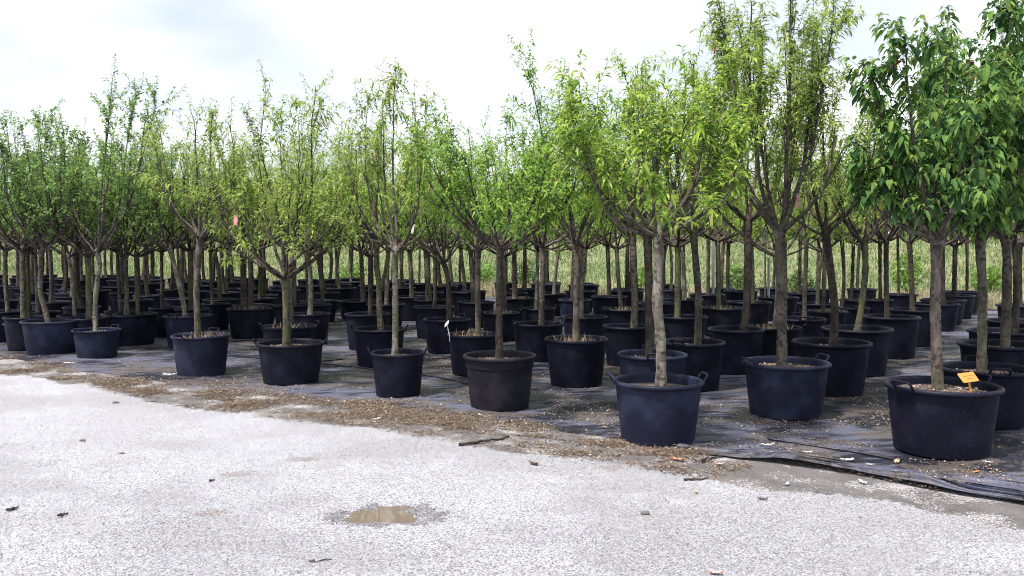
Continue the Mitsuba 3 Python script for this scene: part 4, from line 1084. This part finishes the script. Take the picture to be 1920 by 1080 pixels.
PALE, TAN, RUST, DARK = (0.62, 0.58, 0.55), (0.50, 0.38, 0.27), (0.40, 0.20, 0.12), (0.12, 0.09, 0.08)
for a_ in [
    (1437, 841, 0.105, PALE, 'pale curled leaf on the mat right of the pot with the mottled trunk'),
    (1514, 854, 0.075, PALE, 'pale leaf lying just left of the brightest white one on the mat'),
    (1588, 868, 0.105, (0.78, 0.76, 0.76), 'brightest white crumpled leaf on the mat between the two nearest pots'),
    (1681, 870, 0.115, TAN, 'long tan leaf in front of the orange-labelled pot'),
    (1630, 875, 0.060, PALE, 'small pale leaf between the brightest white one and the long tan one'),
    (1415, 860, 0.100, TAN, 'tan leaf tucked in the first ruck of the mat edge'),
    (1828, 890, 0.070, (0.50, 0.22, 0.12), 'rust-orange leaf on the mat below the broad-leaved trees'),
    (1852, 872, 0.070, PALE, 'pale sliver of leaf right of the orange-labelled pot foot'),
    (1680, 903, 0.085, TAN, 'tan leaf lying on the lower ruck of the mat edge'),
]:
    fallen(*a_)
for a_ in [
    (1617, 906, 0.090, (0.74, 0.73, 0.74), 'whitish leaf fallen on the dirt just below the mat edge'),
    (1476, 911, 0.070, PALE, 'pale flat leaf on the dirt margin below the rucked mat'),
    (1347, 875, 0.085, (0.55, 0.40, 0.36), 'pinkish-brown leaf on the dirt near the mottled trunk pot'),
    (1270, 867, 0.120, RUST, 'rusty curled leaf in front of the faded blue-black pot'),
    (1267, 880, 0.070, DARK, 'dark shrivelled leaf just below the rusty curled one'),
    (1305, 926, 0.055, TAN, 'small tan leaf alone on the gravel below the rusty one'),
    (1430, 939, 0.060, DARK, 'small dark crumpled leaf on the gravel under the dirt margin'),
    (1341, 1075, 0.075, (0.55, 0.36, 0.32), 'pinkish leaf at the bottom edge of the yard'),
    (1000, 873, 0.105, DARK, 'dark leaf beside the end of the long stick'),
    (634, 776, 0.110, (0.70, 0.68, 0.68), 'whitish leaf in the middle of the straw strip'),
    (706, 788, 0.100, PALE, 'pale crumpled leaf on the straw strip below the ringed trunk'),
]:
    fallen(*a_, mat=False)
fallen(318, 706, 0.16, (0.80, 0.79, 0.80), 'crumpled white scrap of paper beside the slender olive tree\'s pot', 0.9, False, 0.2, 'paper scrap', 'paper_scrap', 'scraps of paper')
fallen(130, 683, 0.15, (0.72, 0.71, 0.71), 'flat whitish scrap on the ground before the elbow-bent tree', 0.5, False, 0.1, 'paper scrap', 'paper_scrap', 'scraps of paper')


def stick(pxs, r, label, mat=False):
    g_ = np.array([ground_at(*p_) for p_ in pxs])
    p = interp(g_, 14)
    p[:, 2] = (mat_z if mat else relief)(p[:, 0], p[:, 1]) + r + 0.004
    p += np.random.default_rng(int(pxs[0][0])).normal(0, 0.004, p.shape)
    k_ = put('stick', mikit.ply(tube(p, np.linspace(r, r * 0.55, 14), 7), 'bark_dark', smooth=True))
    labels[k_] = {'label': label, 'category': 'stick'}


stick([(862, 837), (905, 831), (955, 822)], 0.013, 'long brown stick lying across the gravel edge')
stick([(1315, 872), (1345, 862), (1385, 858)], 0.010, 'crooked twig at the corner of the rucked mat')
stick([(1284, 903), (1310, 902), (1328, 899)], 0.008, 'short straight twig on the dirt margin')
stick([(15, 959), (24, 956), (33, 953)], 0.009, 'short fat twig at the left edge of the yard')
stick([(108, 970), (118, 967), (127, 964)], 0.008, 'short twig next to the fat one on the bare yard')
stick([(393, 902), (398, 901), (402, 900)], 0.006, 'tiny twig beside a brown stain in the gravel')
stick([(580, 1054), (600, 1051), (622, 1048)], 0.004, 'thin pale twig near the bottom of the yard')
rg = np.random.default_rng(4)
for px_, py_, s_, lab in [(1210, 966, 0.022, 'dark oblong stone alone on the yard'), (155, 827, 0.020, 'dark stone on the bright part of the yard'), (228, 850, 0.016, 'small grey stone right of the dark one'),
                          (217, 757, 0.024, 'brown clod of earth on the far yard'), (288, 753, 0.022, 'black pebble near the straw strip')]:
    g_ = ground_at(px_, py_)
    g_[2] = relief(g_[0], g_[1]) + s_ * 0.3
    import trimesh
    ic = trimesh.creation.icosphere(2)
    v_ = ic.vertices * [1.3, 0.8, 0.6] * (0.85 + 0.4 * meshkit.noise(ic.vertices * 1.7 + px_, 5)[:, None]) * s_ + g_
    k_ = put('stone', Mesh().add(v_, ic.faces, (0.13, 0.12, 0.125)).ply('dry', smooth=40))
    labels[k_] = {'label': lab, 'category': 'stone'}

# ------------------------------------------------------------------ the meadow bank behind the rows
ed = unit(np.array([-1.0, 0.40]))
nb = np.array([0.40, 1.0]) / math.hypot(1, 0.4)
P0 = np.array([11.0, 21.6])
A, Sx = np.meshgrid(np.r_[-90, -60, np.arange(-40, 75, 1.0), 90, 130], np.r_[0, 0.5, np.arange(1, 24, 0.7), 26, 32, 45, 70, 120, 260])
BX, BY = P0[0] + ed[0] * A + nb[0] * Sx, P0[1] + ed[1] * A + nb[1] * Sx


def bank_h(s, a):
    t_ = np.clip((s - 1.5) / 17, 0, 1)
    return -0.03 + 1.95 * t_ * t_ * (3 - 2 * t_) + 0.22 * (meshkit.fbm(np.stack([a * 0.25, s * 0.3, 0 * s], -1), 3, 6) - 0.5) * np.clip(s / 4, 0, 1)


v, f = gridmesh(BX, BY, bank_h(Sx, A))


def meadow(p, n, uv):
    m = fbm(p.x * 0.9, p.y * 0.9, 2.0, 4)
    h = noise(p.x * 9, p.y * 9, p.z * 9)
    return mix(mi.Color3f(0.085, 0.120, 0.050), mi.Color3f(0.135, 0.15, 0.075), smoothstep(0.35, 0.65, m)) * (0.7 + 0.6 * h)


scene['mat_meadow'] = {'type': 'twosided', 'bsdf': {'type': 'principled', 'base_color': mikit.proc(meadow), 'roughness': 0.95}}
put('meadow_bank', mikit.ply((v, f), 'mat_meadow', smooth=True), kind='structure', label='grassy bank rising behind the nursery rows')
n = 130000
s_ = 22 * rng.uniform(0, 1, n) ** 1.25
a_ = rng.uniform(-16, 52, n)
bx, by = P0[0] + ed[0] * a_ + nb[0] * s_, P0[1] + ed[1] * a_ + nb[1] * s_
ok = (np.abs(bx / by) < 0.66)
s_, a_, bx, by = s_[ok], a_[ok], bx[ok], by[ok]
n = len(s_)
patch = meshkit.fbm(P3(a_ * 0.5, s_ * 0.9, 3), 4, 15)
straw = (np.clip(1.25 - s_ / 2.6, 0, 1) * 0.9 + (patch > 0.58) * 0.22 + rng.normal(0, 0.16, n)) > 0.5
hh = np.where(straw, rng.uniform(0.25, 0.60, n), rng.uniform(0.08, 0.30, n)) * (0.6 + 0.8 * patch)
base = np.stack([bx, by, bank_h(s_, a_) - 0.02], -1)
d = unit(np.stack([rng.normal(0, 0.25, n), rng.normal(0, 0.25, n), np.ones(n)], -1))
sd = unit(np.stack([rng.normal(0, 1, n), rng.normal(0, 1, n), np.zeros(n)], -1)) * rng.uniform(0.006, 0.015, n)[:, None]
mid = base + d * (hh * 0.6)[:, None]
tip = base + unit(d + rng.normal(0, 0.3, (n, 3)) * [1, 1, 0]) * hh[:, None]
v = np.stack([base - sd, base + sd, mid + sd * 0.8, mid - sd * 0.8, tip], 1).reshape(-1, 3)
f = (np.array([[0, 1, 2], [0, 2, 3], [3, 2, 4]])[None] + (np.arange(n) * 5)[:, None, None]).reshape(-1, 3)
gcol = np.array([(0.130, 0.205, 0.070), (0.165, 0.24, 0.085), (0.10, 0.160, 0.060), (0.22, 0.25, 0.125)])[rng.integers(0, 4, n)]
scol = np.array([(0.43, 0.38, 0.27), (0.50, 0.45, 0.33), (0.34, 0.30, 0.20)])[rng.integers(0, 3, n)]
col = np.where(straw[:, None], scol, gcol) * rng.uniform(0.75, 1.2, (n, 1))
put('tall_grass', Mesh().add(v, f, np.repeat(col, 5, 0)).ply('grass_blade'), kind='stuff', label='tall meadow grass, straw-coloured at the foot of the bank and green above')


def leafy_clump(rng, c, rx, rz, n, size, cols):
    p = unit(rng.normal(0, 1, (n, 3))) * (rng.uniform(0, 1, (n, 1)) ** 0.4)
    lump = 0.75 + 0.55 * (meshkit.fbm(p * 2.1 + c, 3, 4)[:, None] - 0.3)
    p = p * lump * [rx, rx, rz] + c
    d = unit(rng.normal(0, 1, (n, 3)))
    e = unit(np.cross(d, rng.normal(0, 1, (n, 3))))
    L = size * rng.uniform(0.6, 1.4, (n, 1))
    v = np.stack([p - d * L * 0.5, p + e * L * 0.28, p + d * L * 0.5, p - e * L * 0.28], 1).reshape(-1, 3)
    f = (np.array([[0, 1, 2], [0, 2, 3]])[None] + (np.arange(n) * 4)[:, None, None]).reshape(-1, 3)
    col = np.asarray(cols)[rng.integers(0, len(cols), n)] * rng.uniform(0.75, 1.25, (n, 1))
    return v, f, np.repeat(col, 4, 0)


def bank_point(px, s):
    u_ = (px - CX) / F
    a__ = np.linspace(-40, 75, 2000)
    xx, yy = P0[0] + ed[0] * a__ + nb[0] * s, P0[1] + ed[1] * a__ + nb[1] * s
    i = np.argmin(np.abs(xx / yy - u_) + (yy < 1) * 9)
    return np.array([xx[i], yy[i], float(bank_h(np.array([s]), np.array([a__[i]]))[0])])


BUSH = [(0.19, 0.32, 0.08), (0.25, 0.38, 0.10), (0.15, 0.26, 0.07)]
DEEPB = [(0.12, 0.19, 0.08), (0.16, 0.23, 0.09), (0.09, 0.15, 0.065)]
for px_, s0, rx, rz, cols, lab in [(1392, 1.6, 0.55, 0.6, DEEPB, 'dark green bush at the foot of the bank left of the thin pole'), (1378, 4.5, 0.5, 0.55, BUSH, 'bright green bush low on the bank left of the thin pole'),
                                   (1500, 2.0, 0.50, 0.55, DEEPB, 'dark weedy bush at the bank foot behind the pink-tagged tree'), (1852, 5.0, 0.60, 0.5, BUSH, 'bright green bush on the bank behind the broad-leaved trees'),
                                   (1700, 3.4, 0.55, 0.9, BUSH, 'tall light green bush behind the receding row of pots'), (1215, 4.2, 0.6, 0.5, BUSH, 'green clump on the bank between the mottled and reddish trunks'),
                                   (985, 1.8, 0.5, 0.7, DEEPB, 'dark weedy clump at the bank foot near the shouldered pot'), (905, 3.2, 0.6, 0.6, BUSH, 'light green clump on the bank above the white label'),
                                   (660, 3.2, 0.6, 0.6, BUSH, 'light green clump on the bank beyond the aisle')]:
    c_ = bank_point(px_, s0)
    k_ = thing('bush', lab, 'bush')
    put(k_ + '__foliage', Mesh().add(*leafy_clump(rng, c_ + [0, 0, rz * 0.75], rx, rz, 700, 0.12, cols)).ply('grass_blade'), kind='stuff')
    st = Mesh()
    for _ in range(5):
        e_ = c_ + [rng.normal(0, rx * 0.4), rng.normal(0, rx * 0.4), rz * rng.uniform(0.7, 1.2)]
        st.add(*tube(np.array([c_ + [0, 0, -0.05], (c_ + e_) / 2 + [0, 0, 0.05], e_]), np.array([0.016, 0.011, 0.005]), 4))
    put(k_ + '__stems', st.ply('bark_twig', smooth=True), kind='stuff')


# trees beyond the bank
def far_tree(px, D, top_px, half_px, cols, label, n=1500, bare=0.25, airy=1.0):
    x_, y_ = (px - CX) / F * D, D
    sgn = (x_ - P0[0]) * nb[0] + (y_ - P0[1]) * nb[1]
    al = (x_ - P0[0]) * ed[0] + (y_ - P0[1]) * ed[1]
    zb = float(bank_h(np.array([max(sgn, 0)]), np.array([al]))[0])
    zt = at_depth(px, top_px, D)[2]
    rx = half_px * D / F
    hgt = zt - zb
    base = np.array([x_, y_, zb])
    k_ = thing('tree', label, 'tree', 'trees beyond the meadow bank')
    tk = Mesh().add(*tube(interp([base - [0, 0, 0.3], base + [0.1, 0, hgt * 0.4], base + [rng.normal(0, 0.2), 0, hgt * 0.93]], 8), np.linspace(0.016 * hgt + 0.03, 0.02, 8), 7))
    put(k_ + '__trunk', tk.ply('bark_dark', smooth=True))
    m_, b_ = Mesh(), Mesh()
    nl = 9
    for i in range(nl):
        az, q_ = rng.uniform(0, 2 * np.pi), (i + 0.5) / nl
        h_ = hgt * (bare + (1 - bare) * (q_ * 0.88 + 0.06))
        spread = rx * (0.35 + 0.65 * math.sin(math.pi * min(0.25 + q_ * 0.75, 1.0))) * rng.uniform(0.5, 0.85)
        e_ = base + [math.cos(az) * spread, math.sin(az) * spread, h_]
        b_.add(*tube(np.array([base + [0, 0, h_ * 0.72], base + [math.cos(az) * spread * 0.5, math.sin(az) * spread * 0.5, h_ * 0.9], e_]), np.array([0.035, 0.025, 0.01]) * (0.5 + hgt / 12), 4))
        m_.add(*leafy_clump(rng, e_, rx * 0.50 * airy, hgt * 0.13 * airy + 0.2, n // nl, 0.16 + 0.010 * D * 0.25, cols))
    put(k_ + '__branches', b_.ply('bark_dark', smooth=True), kind='stuff')
    put(k_ + '__foliage', m_.ply('grass_blade'), kind='stuff')


FARG = [(0.15, 0.215, 0.11), (0.19, 0.26, 0.13), (0.12, 0.18, 0.10)]
FART = [
    (-40, 95, 300, 70, FARG, 'wide dark tree on the skyline at the far left edge'), (70, 100, 285, 45, FARG, 'rounded tree on the skyline behind the elbow-bent tree'),
    (150, 110, 252, 34, FARG, 'tallest dark tree on the skyline left of the leggy tufted stems'), (215, 105, 272, 34, FARG, 'rounded dark tree on the skyline behind the leggy tufted stems'),
    (300, 100, 300, 50, FARG, 'low dark tree on the skyline behind the slender olive tree'), (430, 90, 335, 60, FARG, 'broad low tree on the skyline left of the low-forking tree'),
    (560, 85, 345, 60, FARG, 'low tree on the skyline behind the low-forking tree'), (690, 80, 360, 60, FARG, 'low bushy tree beyond the bank behind the ringed trunk'),
    (820, 80, 350, 55, FARG, 'low bushy tree beyond the bank behind the white label'), (940, 75, 368, 55, FARG, 'low bushy tree beyond the bank behind the shouldered pot'),
    (1050, 75, 380, 50, FARG, 'small bushy tree beyond the bank behind the stubble pot'), (1170, 70, 385, 55, FARG, 'small bushy tree beyond the bank left of the pale mottled trunk'),
    (1270, 70, 392, 40, FARG, 'small tree beyond the bank right of the pale mottled trunk'), (1375, 70, 385, 40, FARG, 'small tree beyond the bank left of the thin pole'),
    (1450, 75, 380, 45, FARG, 'small tree beyond the bank behind the pink-tagged tree'), (1560, 70, 375, 50, FARG, 'small tree beyond the bank behind the dark pebble-pot tree'),
    (1660, 70, 370, 50, FARG, 'low tree beyond the bank behind the receding row'), (1770, 70, 360, 55, FARG, 'low tree beyond the bank behind the orange-labelled pot'),
    (1890, 70, 350, 60, FARG, 'low tree beyond the bank at the right edge')]
for a_ in FART:
    far_tree(*a_)

# rough scrub along the top of the bank, one far mass
m_ = Mesh()
for i in range(90):
    px_ = rng.uniform(-100, 2020)
    s_ = rng.uniform(21, 34)
    c_ = bank_point(px_, s_)
    hh_ = rng.uniform(0.5, 1.25) * (1.0 + 0.25 * (px_ < 700))
    m_.add(*leafy_clump(rng, c_ + [0, 0, hh_ * 0.45], rng.uniform(0.9, 1.7), hh_ * 0.6, 420, 0.20, [(0.085, 0.12, 0.055), (0.11, 0.145, 0.065), (0.13, 0.12, 0.085), (0.065, 0.09, 0.05)]))
put('scrub', m_.ply('grass_blade'), kind='stuff', label='rough dark scrub along the top of the meadow bank')
